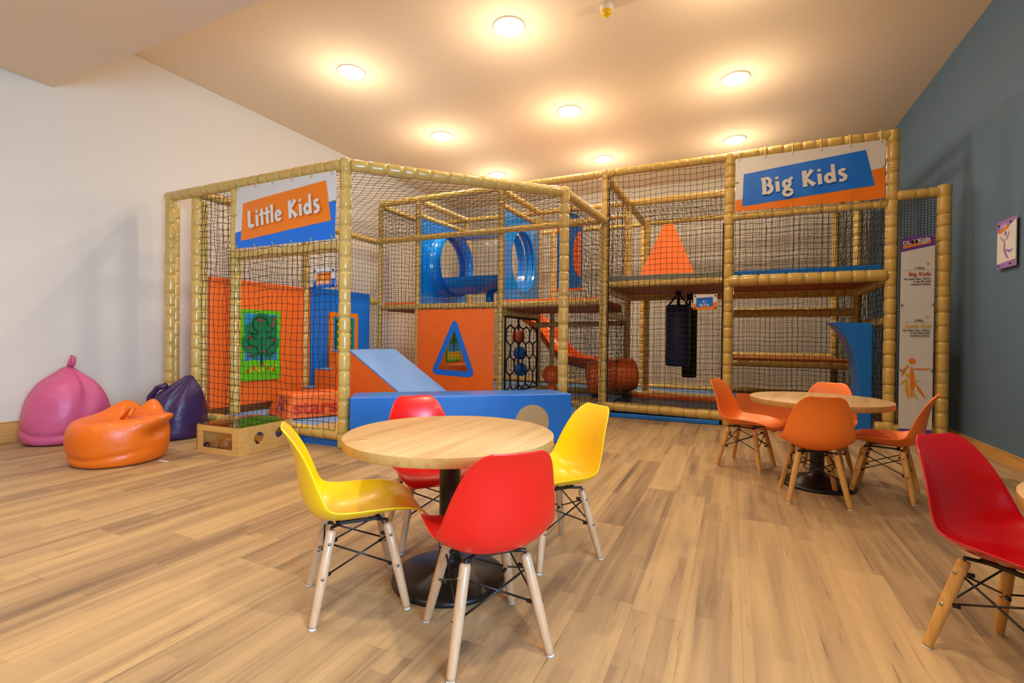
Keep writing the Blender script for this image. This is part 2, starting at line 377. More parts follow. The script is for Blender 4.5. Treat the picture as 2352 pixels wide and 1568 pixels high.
def pad(name, p0, p1, r, parent, seg=.12):
    _s[0] += 1; return pad_mb(p0, p1, r, _s[0], seg=seg).build(name, ['pad', 'tie'], parent)
def post(x, y, z0, z1, parent, r=.042): return pad('post', (x, y, z0), (x, y, z1), r, parent)
def rail(a, b, parent, r=.042, seg=.12): return pad('rail', a, b, r, parent, seg)
def clip(p, d, poly):
    """segment of the line p+t*d inside a convex polygon"""
    t0, t1 = -1e9, 1e9; n = len(poly); area2 = sum(poly[i][0]*poly[(i+1) % n][1]-poly[(i+1) % n][0]*poly[i][1] for i in range(n))
    sg = 1 if area2 > 0 else -1
    for i in range(n):
        ax, ay = poly[i]; bx, by = poly[(i+1) % n]; ex, ey = bx-ax, by-ay
        nx, ny = -ey*sg, ex*sg; num = (ax-p[0])*nx+(ay-p[1])*ny; den = d[0]*nx+d[1]*ny
        if abs(den) < 1e-9:
            if num > 0: return None
            continue
        t = num/den
        if den > 0: t0 = max(t0, t)
        else: t1 = min(t1, t)
    return (t0, t1) if t1 > t0+1e-4 else None
def net(O, Uv, Vv, poly, parent, cell=.055, r=.0022, diamond=False, sag=(0, 0), wob=.0042, seed=0, knots=True, name='net_panel'):
    """knotted netting: every cord and knot is real geometry. poly in (u, v) metres"""
    O = Vector(O); Uv = Vector(Uv).normalized(); Vv = Vector(Vv).normalized(); N = Uv.cross(Vv)
    us = [p[0] for p in poly]; vs_ = [p[1] for p in poly]; u0, u1, v0, v1 = min(us), max(us), min(vs_), max(vs_)
    d1, d2 = ((1, 0), (0, 1)) if not diamond else ((.82, .572), (-.82, .572))
    rnd = random.Random(seed); cache = {}
    def node(i, j):
        if (i, j) not in cache:
            x = i*cell*d1[0]+j*cell*d2[0]+u0; y = i*cell*d1[1]+j*cell*d2[1]+v0
            cache[(i, j)] = (x+rnd.gauss(0, wob*.6), y+rnd.gauss(0, wob*.55), rnd.gauss(0, wob*.8))
        return cache[(i, j)]
    def to3(x, y, w=0):
        a = (x-u0)/(u1-u0+1e-9); b = (y-v0)/(v1-v0+1e-9); e = math.sin(PI*min(1, max(0, a)))*math.sin(PI*min(1, max(0, b)))
        wv = .010*math.sin(x*9+seed)+.008*math.sin(y*7+2*seed)
        return O+Uv*x+Vv*(y+.006*math.sin(x*11+seed))+N*(w+sag[0]*e+wv*e)+Vector((0, 0, -sag[1]*e))
    V = []; Fc = []; R3 = r
    def inside(x, y):
        n = len(poly); s = 0
        for i in range(n):
            ax, ay = poly[i]; bx, by = poly[(i+1) % n]; c = (bx-ax)*(y-ay)-(by-ay)*(x-ax)
            if s == 0: s = 1 if c > 0 else -1
            if c*s < 0: return False
        return True
    K = int((u1-u0+v1-v0)/cell*1.3)+4; used = set()
    for fam in (0, 1):
        da = d2 if fam == 0 else d1
        for i in range(-K if diamond else 0, K):
            base = (u0+i*cell*(d1 if fam == 0 else d2)[0], v0+i*cell*(d1 if fam == 0 else d2)[1])
            tt = clip(base, da, poly)
            if not tt: continue
            t0, t1 = tt; P = [(base[0]+da[0]*t0, base[1]+da[1]*t0, 0)]
            for j in range(math.ceil(t0/cell+.15), math.floor(t1/cell-.15)+1):
                ij = (i, j) if fam == 0 else (j, i)
                P.append(node(*ij)); used.add(ij)
            P.append((base[0]+da[0]*t1, base[1]+da[1]*t1, 0))
            if len(P) < 2: continue
            b = len(V); side = (Uv*(-da[1])+Vv*da[0])
            for k, p in enumerate(P):
                c = to3(*p)
                V.append(c+side*R3); V.append(c+(N-side*.6)*R3*.95); V.append(c-(N*.95+side*.5)*R3)
                if k:
                    a = b+3*(k-1)
                    Fc += [(a, a+1, a+4, a+3), (a+1, a+2, a+5, a+4), (a+2, a, a+3, a+5)]
    if knots:
        for (i, j) in used:
            p = node(i, j)
            if not inside(p[0], p[1]): continue
            c = to3(*p); b = len(V); kr = r*2.0
            V += [c+Uv*kr, c-Uv*kr, c+Vv*kr, c-Vv*kr, c+N*kr, c-N*kr]
            Fc += [(b, b+2, b+4), (b+2, b+1, b+4), (b+1, b+3, b+4), (b+3, b, b+4), (b+2, b, b+5), (b+1, b+2, b+5), (b+3, b+1, b+5), (b, b+3, b+5)]
    mb = MB(); mb.add(V, Fc, 0, False)
    return mb.build(name, 'net', parent)
def netx(y, x0, x1, z0, z1, parent, seed, **k):   # vertical net in an x-z plane
    return net((x0, y, z0), (1, 0, 0), (0, 0, 1), [(0, 0), (x1-x0, 0), (x1-x0, z1-z0), (0, z1-z0)], parent, seed=seed, **k)
def nety(x, y0, y1, z0, z1, parent, seed, **k):
    return net((x, y0, z0), (0, 1, 0), (0, 0, 1), [(0, 0), (y1-y0, 0), (y1-y0, z1-z0), (0, z1-z0)], parent, seed=seed, **k)

# grid of the frames
Y1, Y2, Y3 = 5.08, 6.30, 7.45
XA, XB2, XC, XD, XE, XF_ = -4.27, -3.67, -2.49, -1.255, -.05, 1.215
ZT, Z2, ZL = 2.58, 1.39, 2.07
# --- little kids frame
LF = empty('play_structure', (-2.59, 2.69, 0), 0, 'low padded play cage at the left with diamond roof net and open corner entrance', 'play frame')
def lp(o):   # keep world placement under an offset root
    o.location = (2.59, -2.69, 0); return o
YL = 2.68; A = (-2.59, 2.69); B = (-1.325, 3.93)
for x, y, z0, z1, r in [(-4.66, YL, 0, 2.07, .042), (-4.335, YL+.03, .06, 2.03, .040), (-3.775, YL, .16, 2.03, .040), (A[0], A[1], 0, 2.115, .043), (B[0], B[1], 0, 2.115, .043),
                        (-4.30, 3.87, .1, 2.04, .036), (-4.645, YL+.035, 0, 2.0, .030), (-4.305, YL+.075, .1, 2.0, .030)]:
    lp(post(x, y, z0, z1, LF, r))
for a, b, r in [((-4.70, YL, 2.07), (A[0]-.03, YL, 2.07), .044), ((-3.80, YL, 1.475), (A[0]-.03, YL, 1.475), .038), ((-4.30, YL, .10), (A[0]-.02, YL, .10), .044),
                ((A[0]+.03, A[1]+.02, 2.07), (B[0]-.02, B[1]-.02, 2.07), .044), ((B[0], B[1]+.03, 2.07), (-1.255, Y1-.05, 2.07), .043),
                ((-4.30, Y1-.05, 2.07), (-1.30, Y1-.05, 2.07), .036), ((-4.30, YL+.04, 2.06), (-4.30, Y1-.05, 2.07), .038),
                ((B[0], B[1], .09), (-1.255, Y1-.05, .09), .042), ((-4.30, 4.9, 1.28), (-4.30, Y1-.04, 1.28), .042)]:
    lp(rail(a, b, LF, r))
lp(netx(YL+.03, -4.31, -3.80, .13, 2.03, LF, 1))
lp(netx(YL-.047, -3.83, A[0]-.03, .13, 1.53, LF, 2))
lp(nety(-4.27, YL+.06, Y1-.06, 1.30, 2.04, LF, 3))
lp(nety(-4.27, 4.9, Y1-.06, .12, 1.30, LF, 31))
lp(net((B[0], B[1]+.03, .12), (.065, 1.09, 0), (0, 0, 1), [(0, 0), (1.09, 0), (1.09, 1.9), (0, 1.9)], LF, cell=.05, seed=4))
lp(net((-4.28, YL+.02, 2.05), (1, 0, 0), (0, 1, 0), [(0, 0), (1.66, 0), (2.93, 1.25), (2.99, 2.33), (0, 2.33)], LF, cell=.066, diamond=True, sag=(0, .03), wob=.003, r=.0017, seed=5))
lp(MB().box((-4.24, YL+.01, 0), (A[0]-.06, YL+.10, .05)).build('kick_strip', 'blue', LF))
# floor mat of the little kids area, with round beige inlays
mt = MB().prism([(-4.23, YL+.12), (-2.63, YL+.12), (-2.62, 3.0), (-1.52, 4.03), (-1.36, 4.1), (-1.33, 4.98), (-4.23, 4.98)], 0, .085, 0)
for cx, cy, rr in [(-2.95, 2.98, .17), (-3.0, 4.6, .3), (-2.1, 4.2, .3)]:
    mt.prism([(cx+rr*math.cos(a*PI/14), cy+rr*math.sin(a*PI/14)) for a in range(28)], .085, .088, 1)
o = lp(mt.build('floor_mat', ['blue_lt', 'beige'], LF))

# --- big frame
BF = empty('play_structure', (XD, Y1, 0), 0, 'tall two level padded play frame with netting, raised decks and right hand side frame', 'play frame')
def bp(o):
    o.location = (-XD, -Y1, 0); return o
posts = [(XA, Y1, 0, ZT, .030), (XB2, Y1, 0, ZT, .036), (XC, Y1, 0, ZT, .036), (XD, Y1, 0, ZT+.035, .040), (XE, Y1, 0, ZT+.035, .044), (XF_, Y1, 0, ZT+.04, .047),
         (XA, Y2, 0, ZT, .034), (XB2, Y2, 0, ZT, .034), (XC, Y2, 0, ZT, .034), (-2.24, Y2-.12, 0, ZT-.3, .034), (XD, Y2, 0, ZT, .045), (XF_, Y2, 0, ZT, .044),
         (XA, Y3, 0, ZT, .034), (XC, Y3, 0, ZT, .034), (XD, Y3, 0, ZT, .040), (-1.02, Y2+.06, 0, ZT-.2, .036), (XF_-.02, Y3, 0, ZT, .042),
         (1.555, Y1-.03, 0, 2.11, .048), (1.255-.02, Y2-.35, 0, 1.0, .040), (XD-.02, Y1-.09, 0, 2.0, .012)]
for x, y, z0, z1, r in posts: bp(post(x, y, z0, z1, BF, r))
rails = [((XA, Y1, ZT-.01), (XD, Y1, ZT), .040), ((XD, Y1, ZT), (XE, Y1, ZT), .040), ((XE, Y1, ZT), (XF_, Y1, ZT), .046),
         ((XE+.03, Y1, 2.0), (XF_-.03, Y1, 2.0), .036), ((XD+.02, Y1+.02, 1.40), (XE-.03, Y1+.02, 1.40), .036), ((XE, Y1-.01, Z2), (XF_-.03, Y1-.01, Z2), .052),
         ((XD, Y1, .11), (XE, Y1, .09), .050), ((XF_-.1, Y1, .09), (XF_+.33, Y1, .09), .045), ((XF_+.03, Y1-.02, 2.055), (1.56, Y1-.02, 2.06), .042),
         ((XA, Y1, 1.205), (XB2, Y1, 1.205), .036), ((XB2, Y1, 1.205), (XC, Y1, 1.205), .038), ((XC, Y1, 1.205), (XD-.04, Y1, 1.215), .038),
         ((XA, Y1, .1), (XD, Y1, .1), .040),
         ((XA, Y1, ZT-.03), (XA, Y2, ZT-.03), .036), ((XB2, Y1, ZT-.02), (XB2, Y2, ZT), .044), ((XC, Y1, ZT-.02), (XC, Y2, ZT), .044), ((XD, Y1, ZT-.02), (XD, Y2, ZT-.01), .048),
         ((XB2, Y1, 2.37), (XB2, Y2, 2.40), .036), ((XC, Y1, 2.38), (XC, Y2, 2.40), .036), ((XD, Y2, ZT), (XD, Y3, ZT), .045), ((XF_, Y1, ZT), (XF_, Y2, ZT), .04), ((XF_, Y2, ZT), (XF_, Y3, ZT), .04),
         ((XA, Y2, ZT), (XB2, Y2, ZT), .036), ((XB2, Y2, ZT), (XC, Y2, ZT), .036), ((XC, Y2, ZT), (XD, Y2, ZT), .036), ((XD, Y2, ZT), (XE, Y2, ZT), .042), ((XE, Y2, ZT), (XF_, Y2, ZT), .042),
         ((XD, Y2, 2.42), (XC, Y2, 2.42), .030), ((XA, Y3, ZT-.02), (XC, Y3, ZT-.02), .034), ((XC, Y3, ZT-.02), (XD, Y3, ZT-.02), .034), ((XD, Y3, ZT-.01), (XE, Y3, ZT-.01), .038), ((XE, Y3, ZT-.01), (XF_, Y3, ZT-.01), .038),
         ((XC, Y1+.05, 1.13), (XC, Y2-.1, 1.13), .055), ((XD, Y1+.04, 1.36), (XD, Y2, 1.36), .050), ((XE, Y1+.04, 1.34), (XE, Y2, 1.34), .045), ((XF_, Y1+.04, 1.36), (XF_, Y2, 1.36), .050),
         ((XD, Y2, 1.36), (XE, Y2, 1.36), .048), ((XE, Y2, 1.36), (XF_, Y2, 1.36), .048), ((XE, Y2, 1.14), (XF_, Y2, 1.14), .045), ((XE, Y3, .62), (XF_, Y3, .62), .040), ((XE, Y3, 1.24), (XF_, Y3, 1.24), .030),
         ((XD, Y2, .12), (XE, Y2, .12), .042), ((XE, Y2, .12), (XF_, Y2, .12), .042), ((XC, Y2, .12), (XD, Y2, .12), .04), ((XD, Y3, .12), (XF_, Y3, .12), .042), ((XA, Y3, .12), (XD, Y3, .12), .04),
         ((XC, Y2-.2, 1.0), (XD, Y2-.2, 1.02), .034), ((XD, Y1+.04, 1.08), (XD, Y2, 1.08), .036), ((XE, Y2, .55), (XF_, Y2, .55), .036),
         ((1.23, Y1+.12, 1.0), (1.23, Y2-.35, 1.0), .045)]
for a, b, r in rails: bp(rail(a, b, BF, r))
# netting
bp(netx(Y1-.045, XA, XB2, .12, ZT-.05, BF, 11)); bp(netx(Y1-.045, XB2, XC, 1.17, ZT-.05, BF, 12)); bp(netx(Y1-.045, XC, XD-.04, .12, ZT-.05, BF, 13))
bp(netx(Y1-.03, XD+.03, XE-.04, .15, ZT-.04, BF, 14)); bp(netx(Y1-.02, XE+.04, XF_-.04, 1.43, 1.98, BF, 15)); bp(netx(Y1+.01, 1.12, 1.20, .1, 1.33, BF, 16, cell=.045))
bp(netx(Y2, XD, XE, 1.45, ZT-.04, BF, 17)); bp(netx(Y2, XE, XF_, .15, ZT-.04, BF, 18)); bp(netx(Y2, XC, XD, .14, ZT-.04, BF, 19)); bp(netx(Y2, XA, XC, .14, 1.2, BF, 20))
bp(netx(Y3, XA, XC, .1, ZT-.04, BF, 21)); bp(netx(Y3, XC, XD, .1, ZT-.04, BF, 22)); bp(netx(Y3, XD, XF_, .1, ZT-.04, BF, 23))
bp(nety(XF_, Y1+.03, Y2, .1, ZT-.04, BF, 24)); bp(nety(XF_, Y2, Y3, .1, ZT-.04, BF, 25)); bp(nety(XD, Y1+.02, Y2, 1.1, ZT-.04, BF, 26)); bp(nety(XA, Y1, Y2, 1.3, ZT-.04, BF, 27))
bp(nety(XD, Y1+.02, Y2, .1, 1.05, BF, 28, cell=.05)); bp(netx(Y1-.03, 1.25, 1.53, .05, 2.02, BF, 29, cell=.022, r=.0022, wob=.001, knots=False))
bp(nety(XE, Y2, Y3, .1, ZT-.04, BF, 30))
bp(net((XD, Y2, ZT-.02), (1, 0, 0), (0, 1, 0), [(0, 0), (2.44, 0), (2.44, 1.13), (0, 1.13)], BF, seed=33, sag=(0, .03)))
# black lacing of net edges to the posts
lc = MB()
for (x, y, z0, z1, r) in [(XD, Y1, .15, 2.5, .043), (XE, Y1, .15, 2.0, .046), (-3.775+.0, Y1, 0, 0, 0)]:
    if r == 0: continue
    z = z0; k = 0; pts = []
    while z < z1:
        pts.append((x+(r+.004)*(1 if k % 2 else -1)*.9*(1 if x == XD else -1), y-.02, z)); z += .03; k += 1
    lc.tube([(x+(r+.002)*(1 if x == XD else -1), y-.015+.006*math.sin(i), z0+i*.04) for i in range(int((z1-z0)/.04))], .0055, 5)
bp(lc.build('net_lacing', 'rope', BF))
# decks and mats
def deck(x0, x1, y0, y1, z, m, parent=BF):
    bp(MB().box((x0, y0+.06, z-.09), (x1, y1, z-.04)).build('deck_board', 'board', parent))
    bp(bevel(MB().box((x0, y0, z-.04), (x1, y1, z+.02)).build('deck_mat', m, parent), .012))
deck(XD+.045, XE-.045, Y1+.03, Y2-.05, 1.472, 'grey'); deck(XE+.05, XF_-.05, Y1+.04, Y2-.05, 1.472, 'blue')
deck(XA+.04, XB2-.04, Y1+.03, Y2-.05, 1.25, 'orange'); deck(XC+.04, XD-.06, Y1+.03, Y2-.05, 1.25, 'orange')
deck(XE+.05, XF_-.05, Y2+.05, Y3-.05, .60, 'board')
bp(bevel(MB().box((XD+.06, Y1+.06, .0), (XE-.03, Y2-.2, .10)).build('floor_mat', 'blue_dk', BF), .015))
bp(bevel(MB().box((XD+.1, Y2-.19, 0), (XE-.03, Y2-.05, .135)).build('floor_mat', 'orange', BF), .02))
m2 = MB().box((XC+.05, Y2+.06, 0), (XE+.1, Y3-.06, .10)); m2.prism([(-1.1, Y2+.1), (-.5, Y2+.12), (-.2, Y2+.1), (-.6, Y2+.3), (-.5, Y2+.45), (-1.1, Y2+.8)], .10, .104, 1)
bp(m2.build('floor_mat', ['blue_lt', 'beige'], BF))
m3 = MB().box((XC+.05, Y1+.06, 0), (XD-.03, Y2-.05, .09)); m3.prism([(-1.75+.3*math.cos(a*PI/12), 5.6+.3*math.sin(a*PI/12)) for a in range(24)], .09, .094, 1)
bp(m3.build('floor_mat', ['blue_lt', 'beige'], BF))
bp(bevel(MB().box((XE+.05, Y2+.06, 0), (XF_-.06, Y3-.06, .09)).build('floor_mat', 'blue_dk', BF), .015))
bp(bevel(MB().box((XA+.05, Y1+.06, 0), (XC-.03, Y3-.06, .09)).build('floor_mat', 'blue_lt', BF), .015))
bp(bevel(MB().box((XD+.06, Y1-.045, 0), (XE-.06, Y1+.04, .045)).build('kick_strip', 'blue', BF), .01))
# rope web under the left deck
web = MB(); cy, cz = 5.72, .60
def W(y, z): return (XC+.03, y, z)
y0, y1_, z0, z1_ = 5.15, 6.18, .16, 1.07
rw = random.Random(11); hn = {}
def hx(i, j):
    if (i, j) not in hn: hn[(i, j)] = (y0+.03+i*.122+rw.uniform(-.015, .015), z0+.02+j*.185+(.055 if (i+j) % 2 else 0)+rw.uniform(-.012, .012))
    return hn[(i, j)]
for i in range(9):
    for j in range(5):
        p = hx(i, j)
        if i < 8: q_ = hx(i+1, j); web.tube([W(*p), W((p[0]+q_[0])/2, (p[1]+q_[1])/2), W(*q_)], .0095, 6)
        if j < 4 and (i+j) % 2: web.tube([W(*p), W(*hx(i, j+1))], .0095, 6)
        web.sphere(W(*p), .014, 6)
for y in (y0, y1_): web.tube([W(y, z0), W(y, z1_)], .012, 6)
for z in (z0, z1_): web.tube([W(y0, z), W(y1_, z)], .012, 6)
bp(web.build('rope_web', 'rope', BF))

# --- tube tunnel through the upper left deck
TT = empty('tube_tunnel', (XB2, 5.73, 1.80), 0, 'blue plastic crawl tunnel with clear windows between two square end panels on the upper deck', 'tunnel')
def ring_panel(x, ya, yb, za, zb, cy, cz, r, th):
    mb = MB(); outer = []; inner = []
    angs = sorted([2*PI*i/48+.001 for i in range(48)]+[math.atan2(b-cz, a-cy) % (2*PI) for a in (ya, yb) for b in (za, zb)]); n = len(angs)
    for a in angs:
        c, s = math.cos(a), math.sin(a); inner.append((cy+r*c, cz+r*s))
        tx = min(((yb-cy)/c if c > 1e-6 else 1e9), ((ya-cy)/c if c < -1e-6 else 1e9)); ty = min(((zb-cz)/s if s > 1e-6 else 1e9), ((za-cz)/s if s < -1e-6 else 1e9))
        t = min(tx, ty); outer.append((cy+t*c, cz+t*s))
    vs = [(x, *p) for p in outer]+[(x, *p) for p in inner]+[(x+th, *p) for p in outer]+[(x+th, *p) for p in inner]
    fs = []
    for i in range(n):
        j = (i+1) % n
        fs += [(i, n+i, n+j, j), (2*n+i, 2*n+j, 3*n+j, 3*n+i), (n+i, 3*n+i, 3*n+j, n+j), (i, j, 2*n+j, 2*n+i)]
    mb.add(vs, fs); return mb
def tp(o): o.location = (-XB2, -5.73, -1.80); return o
tp(ring_panel(XB2-.01, 5.10, 6.28, 1.24, 2.36, 5.72, 1.81, .385, .03).build('end_panel', 'plblue', TT))
tp(ring_panel(XC-.02, 5.15, 6.28, 1.28, 2.36, 5.74, 1.81, .385, .03).build('end_panel', 'plblue', TT))
RX = Matrix(((0, 0, 1, 0), (1, 0, 0, 5.73), (0, 1, 0, 1.81), (0, 0, 0, 1)))    # lathe axis z -> world x; local x->y, local y->z
def tube_seg(x0, x1, r, a0, a1, n=32, th=.012, lips=True):
    mb = MB(); pr = [(r, x0), (r, x1)]
    if lips: pr = [(r+.03, x0), (r+.03, x0+.015), (r, x0+.02), (r, x1-.02), (r+.03, x1-.015), (r+.03, x1)]
    mb.lathe(pr, n, 0, RX, True, a0, a1); return mb
lower = tube_seg(XB2+.02, XC-.02, .40, PI*1.17, PI*1.83).build('trough', 'plblue', TT); tp(lower)
flange = tube_seg(XB2+.02, XB2+.20, .405, 0, 2*PI, 48).build('flange', 'plblue', TT); tp(flange)
flange = tube_seg(XC-.14, XC-.02, .405, 0, 2*PI, 48).build('flange', 'plblue', TT); tp(flange)
tp(tube_seg(XC-.25, XC-.14, .402, -PI*.42, PI*.42, 24, lips=False).build('rear_shell', 'plblue', TT))
for a0, a1 in ((PI*.83, PI*1.17), (PI*-.17, PI*.17), (PI*.17, PI*.83)):
    tp(tube_seg(XB2+.20, XC-.14, .395, a0, a1, 20, lips=False).build('window', 'clear', TT))
bl = MB()
for x in (XB2+.26, XB2+.5, XB2+.74, XB2+.98):
    for a in (PI*1.18, PI*1.82): bl.sphere(RX @ Vector((.405*math.cos(a), .405*math.sin(a), x)), .010, 8)
for i in range(8):
    a = i*PI/4+.3; bl.sphere(RX @ Vector((.41*math.cos(a), .41*math.sin(a), XB2+.12)), .010, 8)
tp(bl.build('bolts', 'steel', TT))
tp(MB().tube([(-2.97, 5.73, 1.24), (-2.97, 5.73, 1.42)], .055, 16).build('support_foot', 'plblue', TT))
# half round blue and orange foam arch panel
AP = empty('foam_arch', (-2.08, 6.42, 1.52), 0, 'upright foam panel in blue with orange half round cut shapes on the upper deck', 'foam panel')
mb = MB(); mx = Matrix(((1, 0, 0, 0), (0, 0, -1, 0), (0, 1, 0, 0), (0, 0, 0, 1)))
pl = [(-.17, 0), (.17, 0), (.17, .9)]+[(.17*math.cos(a*PI/10)*1, .9+.13*math.sin(a*PI/10)) for a in range(1, 10)]+[(-.17, .9)]
mb.prism(pl, -.05, .05, 0, mx)
mb.prism([(.172, .15)]+[(.172-.11*math.sin(a*PI/12), .15+.62*(1-math.cos(a*PI/12))/2) for a in range(1, 12)]+[(.172, .77)], .05, .056, 1, mx)
mb.prism([(-.172, .74), (-.172, .92), (-.10, .95), (-.12, .82)], .05, .056, 1, mx)
mb.prism([(-.175, -.03), (.175, -.03), (.175, 0), (-.175, 0)], -.05, .05, 1, mx)
o = mb.build('foam_body', ['blue', 'orange'], AP); o.scale = (1, 1, 1)
o.location = (0, 0, .0)

# slide, roller, stacked balls inside the lower level
SL = empty('wavy_slide', (-1.75, 6.7, 0), 0, 'glossy orange plastic slide curving down at the back of the play frame', 'slide')
def slide_mesh():
    path = [(-3.05, 6.85, 1.16), (-2.75, 6.78, 1.0), (-2.55, 6.72, .82), (-2.40, 6.68, .64), (-2.25, 6.62, .50), (-2.05, 6.56, .42), (-1.80, 6.5, .40), (-1.55, 6.45, .38)]
    sec = [(-.24, .14), (-.25, .17), (-.22, .16), (-.19, .03), (-.10, 0), (.10, 0), (.19, .03), (.22, .16), (.25, .17), (.24, .14), (.19, -.01), (-.19, -.01)]
    vs = []; fs = []; n = len(sec)
    for i, p in enumerate(path):
        p = Vector(p); d = (Vector(path[min(i+1, len(path)-1)])-Vector(path[max(0, i-1)])).normalized(); sd = d.cross(Vector((0, 0, 1))).normalized(); up = sd.cross(d)
        for a, b in sec: vs.append(p+sd*a+up*b)
    for i in range(len(path)-1):
        for k in range(n): fs.append((i*n+k, i*n+(k+1) % n, (i+1)*n+(k+1) % n, (i+1)*n+k))
    mb = MB(); mb.add(vs, fs, 0, True); return mb
o = slide_mesh().build('slide_bed', 'plorange', SL); o.location = (1.75, -6.7, 0)
s = o.modifiers.new('s', 'SUBSURF'); s.levels = 1; s.render_levels = 1
o = MB().tube([(-1.62, 6.3, .09), (-1.62, 6.3, .36)], .03, 10).tube([(-1.62, 6.62, .09), (-1.62, 6.62, .36)], .03, 10).build('support', 'black', SL); o.location = (1.75, -6.7, 0)
RO = empty('foam_roller', (-1.36, 5.9, .095), 0, 'big orange foam barrel lying across the frame beside the front post', 'foam roller')
mb = MB(); pr = [(.001, 0), (.16, .0), (.19, .02), (.20, .05), (.20, .54), (.19, .57), (.16, .59), (.001, .59)]
mb.lathe(pr, 32, 0, frame_to((.9, .42, .10), (-.26, -.14, .245)))
mb.build('barrel', 'orange', RO)
mb = MB().box((-.22, -.10, 0), (-.14, .10, .10)).box((.14, -.02, 0), (.22, .18, .10)); mb.build('cradle', 'black', RO)
ST = empty('ball_stack', (-2.62, 5.90, 0), 0, 'hanging column of orange and blue foam balls behind the rope web', 'ball column')
for i, (z, m, r) in enumerate([(.84, 'orange', .09), (.62, 'blue', .09), (.40, 'blue', .09)]):
    MB().sphere((0, 0, 0), r, 20).build('foam_ball', m, ST).location = (.02*i, 0, z)
MB().tube([(0, 0, .09), (0, 0, 1.17)], .014, 8).build('rope', 'rope', ST)
BA = empty('play_ball', (-2.13, 5.88, .09), 0, 'round orange foam ball resting on the mat right of the rope web', 'ball')
MB().sphere((0, 0, .26), .125, 28).build('foam_ball', 'orange', BA)
MB().lathe([(.001, 0), (.06, 0), (.05, .06), (.05, .15), (.001, .16)], 16).build('pedestal', 'orange', BA)
# hidden play things seen through the rope web and the triangle window
# cone on the upper deck
CN = empty('foam_cone', (-.68, 5.70, 1.492), 0, 'tall orange foam pyramid standing on the grey upper deck', 'foam cone')
mb = MB(); mb.prism([(-.31, -.16), (.31, -.16), (.31, .16), (-.31, .16)], 0, .635, 0, None, [(-.055, -.04), (.055, -.04), (.055, .04), (-.055, .04)])
bevel(mb.build('foam_body', 'orange', CN), .015)
# punch bags
def bag(x, y, z0, z1, r, m, lab, laces=False):
    t = empty('punch_bag', (x, y, z0), 0, lab, 'punch bag', 'hanging punch bags')
    h = z1-z0
    MB().lathe([(.001, 0), (r*.9, 0), (r, .015), (r, h-.015), (r*.92, h), (.001, h)], 28).build('bag_body', m, t)
    s_ = MB()
    for a in (0, PI/2, PI, 3*PI/2): s_.tube([(r*.85*math.cos(a), r*.85*math.sin(a), h-.01), (.02*math.cos(a), .02*math.sin(a), h+.11)], .010, 6)
    s_.box((-.03, -.03, h+.10), (.03, .03, h+(.17))); s_.build('strap', 'dark', t)
    if laces:
        l_ = MB()
        for k in range(int(h/.045)):
            for dx in (-.95, -.2): l_.sphere((dx*r*.75+.03, -r*.80, .03+k*.045), .006, 6)
        l_.build('eyelets', 'white', t)
    return t
bag(-.575, 5.80, .52, 1.215, .137, 'blue_dk', 'navy cylindrical punch bag hanging below the grey deck')
bag(-.475, 6.10, .375, 1.20, .085, 'dark', 'black laced punch bag hanging half hidden behind the navy one', True)
# half arch entry pad at the right bay
AR = empty('foam_arch', (1.0, Y1+.05, 0), 0, 'blue foam half arch pad standing at the right entrance of the tall frame', 'foam arch')
out = [(1.115, .0), (1.115, .985), (.80, .995)]
out += [(.86, .93), (.91, .86), (.95, .77), (.98, .66), (.995, .54), (1.0, .42), (.995, .28), (.975, .14), (.955, 0)]
mb = MB(); mb.prism([(p[0]-1.0, p[1]) for p in out], -.30, 0, 0, mx)
bevel(mb.build('foam_body', 'blue', AR), .018)
OM = empty('entry_mat', (.55, 5.2, 0), 0, 'orange foam step mat at the right bay entrance behind the orange chairs', 'foam mat')
mb = MB(); mb.add([(-.52, -.20, 0), (.20, -.20, 0), (.20, .45, 0), (-.52, .45, 0), (-.52, -.20, .10), (.20, -.20, .10), (.20, .45, .27), (-.52, .45, .27)], [(0, 3, 2, 1), (4, 5, 6, 7), (0, 1, 5, 4), (1, 2, 6, 5), (2, 3, 7, 6), (3, 0, 4, 7)])
bevel(mb.build('foam_body', 'orange', OM), .02)

# ---------------------------------------------------------------- triangle panel
TP = empty('window_banner', (-3.09, Y1-.045, .11), 0, 'orange vinyl panel with a blue edged triangular window laced below the middle deck', 'banner')
mb = MB(); n = 3
tri = [(.0, .80), (-.235, .315), (.20, .300)]     # inner opening (x, z)
oc = [(-.545, .0), (.545, .0), (.545, 1.055), (-.545, 1.055)]
# fill between the square and the triangle opening
pts = oc+tri; pts3 = [(p[0], -.003, p[1]) for p in pts]+[(p[0], .003, p[1]) for p in pts]
fs = [(0, 1, 6), (0, 6, 5), (1, 2, 6), (2, 4, 6), (2, 3, 4), (3, 5, 4), (3, 0, 5)]
k = len(pts)
fs += [tuple(k+i for i in reversed(f)) for f in list(fs)]
for a, b in ((4, 5), (5, 6), (6, 4), (0, 1), (1, 2), (2, 3), (3, 0)): fs.append((a, b, b+k, a+k))
mb.add(pts3, fs); mb.build('vinyl_sheet', 'orange', TP)
def offs(tri, d):
    c = Vector((sum(p[0] for p in tri)/3, sum(p[1] for p in tri)/3)); res = []
    for i in range(3):
        p = Vector(tri[i]); a = (Vector(tri[i-1])-p).normalized(); b = (Vector(tri[(i+1) % 3])-p).normalized()
        bi = (a+b).normalized(); ang = a.angle(b)/2; res.append(tuple(p-bi*d/math.sin(ang)))
    return res
ot = offs(tri, .068); mb = MB(); fr = []
outer = []
for i in range(3):      # round the outer corners
    p = Vector(ot[i]); a = (Vector(ot[i-1])-p).normalized(); b = (Vector(ot[(i+1) % 3])-p).normalized(); q0 = p+a*.085; q1 = p+b*.085
    outer.append([tuple(q0.lerp(p, .0)), tuple((q0+q1+p*1.1)/3.1), tuple(q1)])
vs = []; fs = []
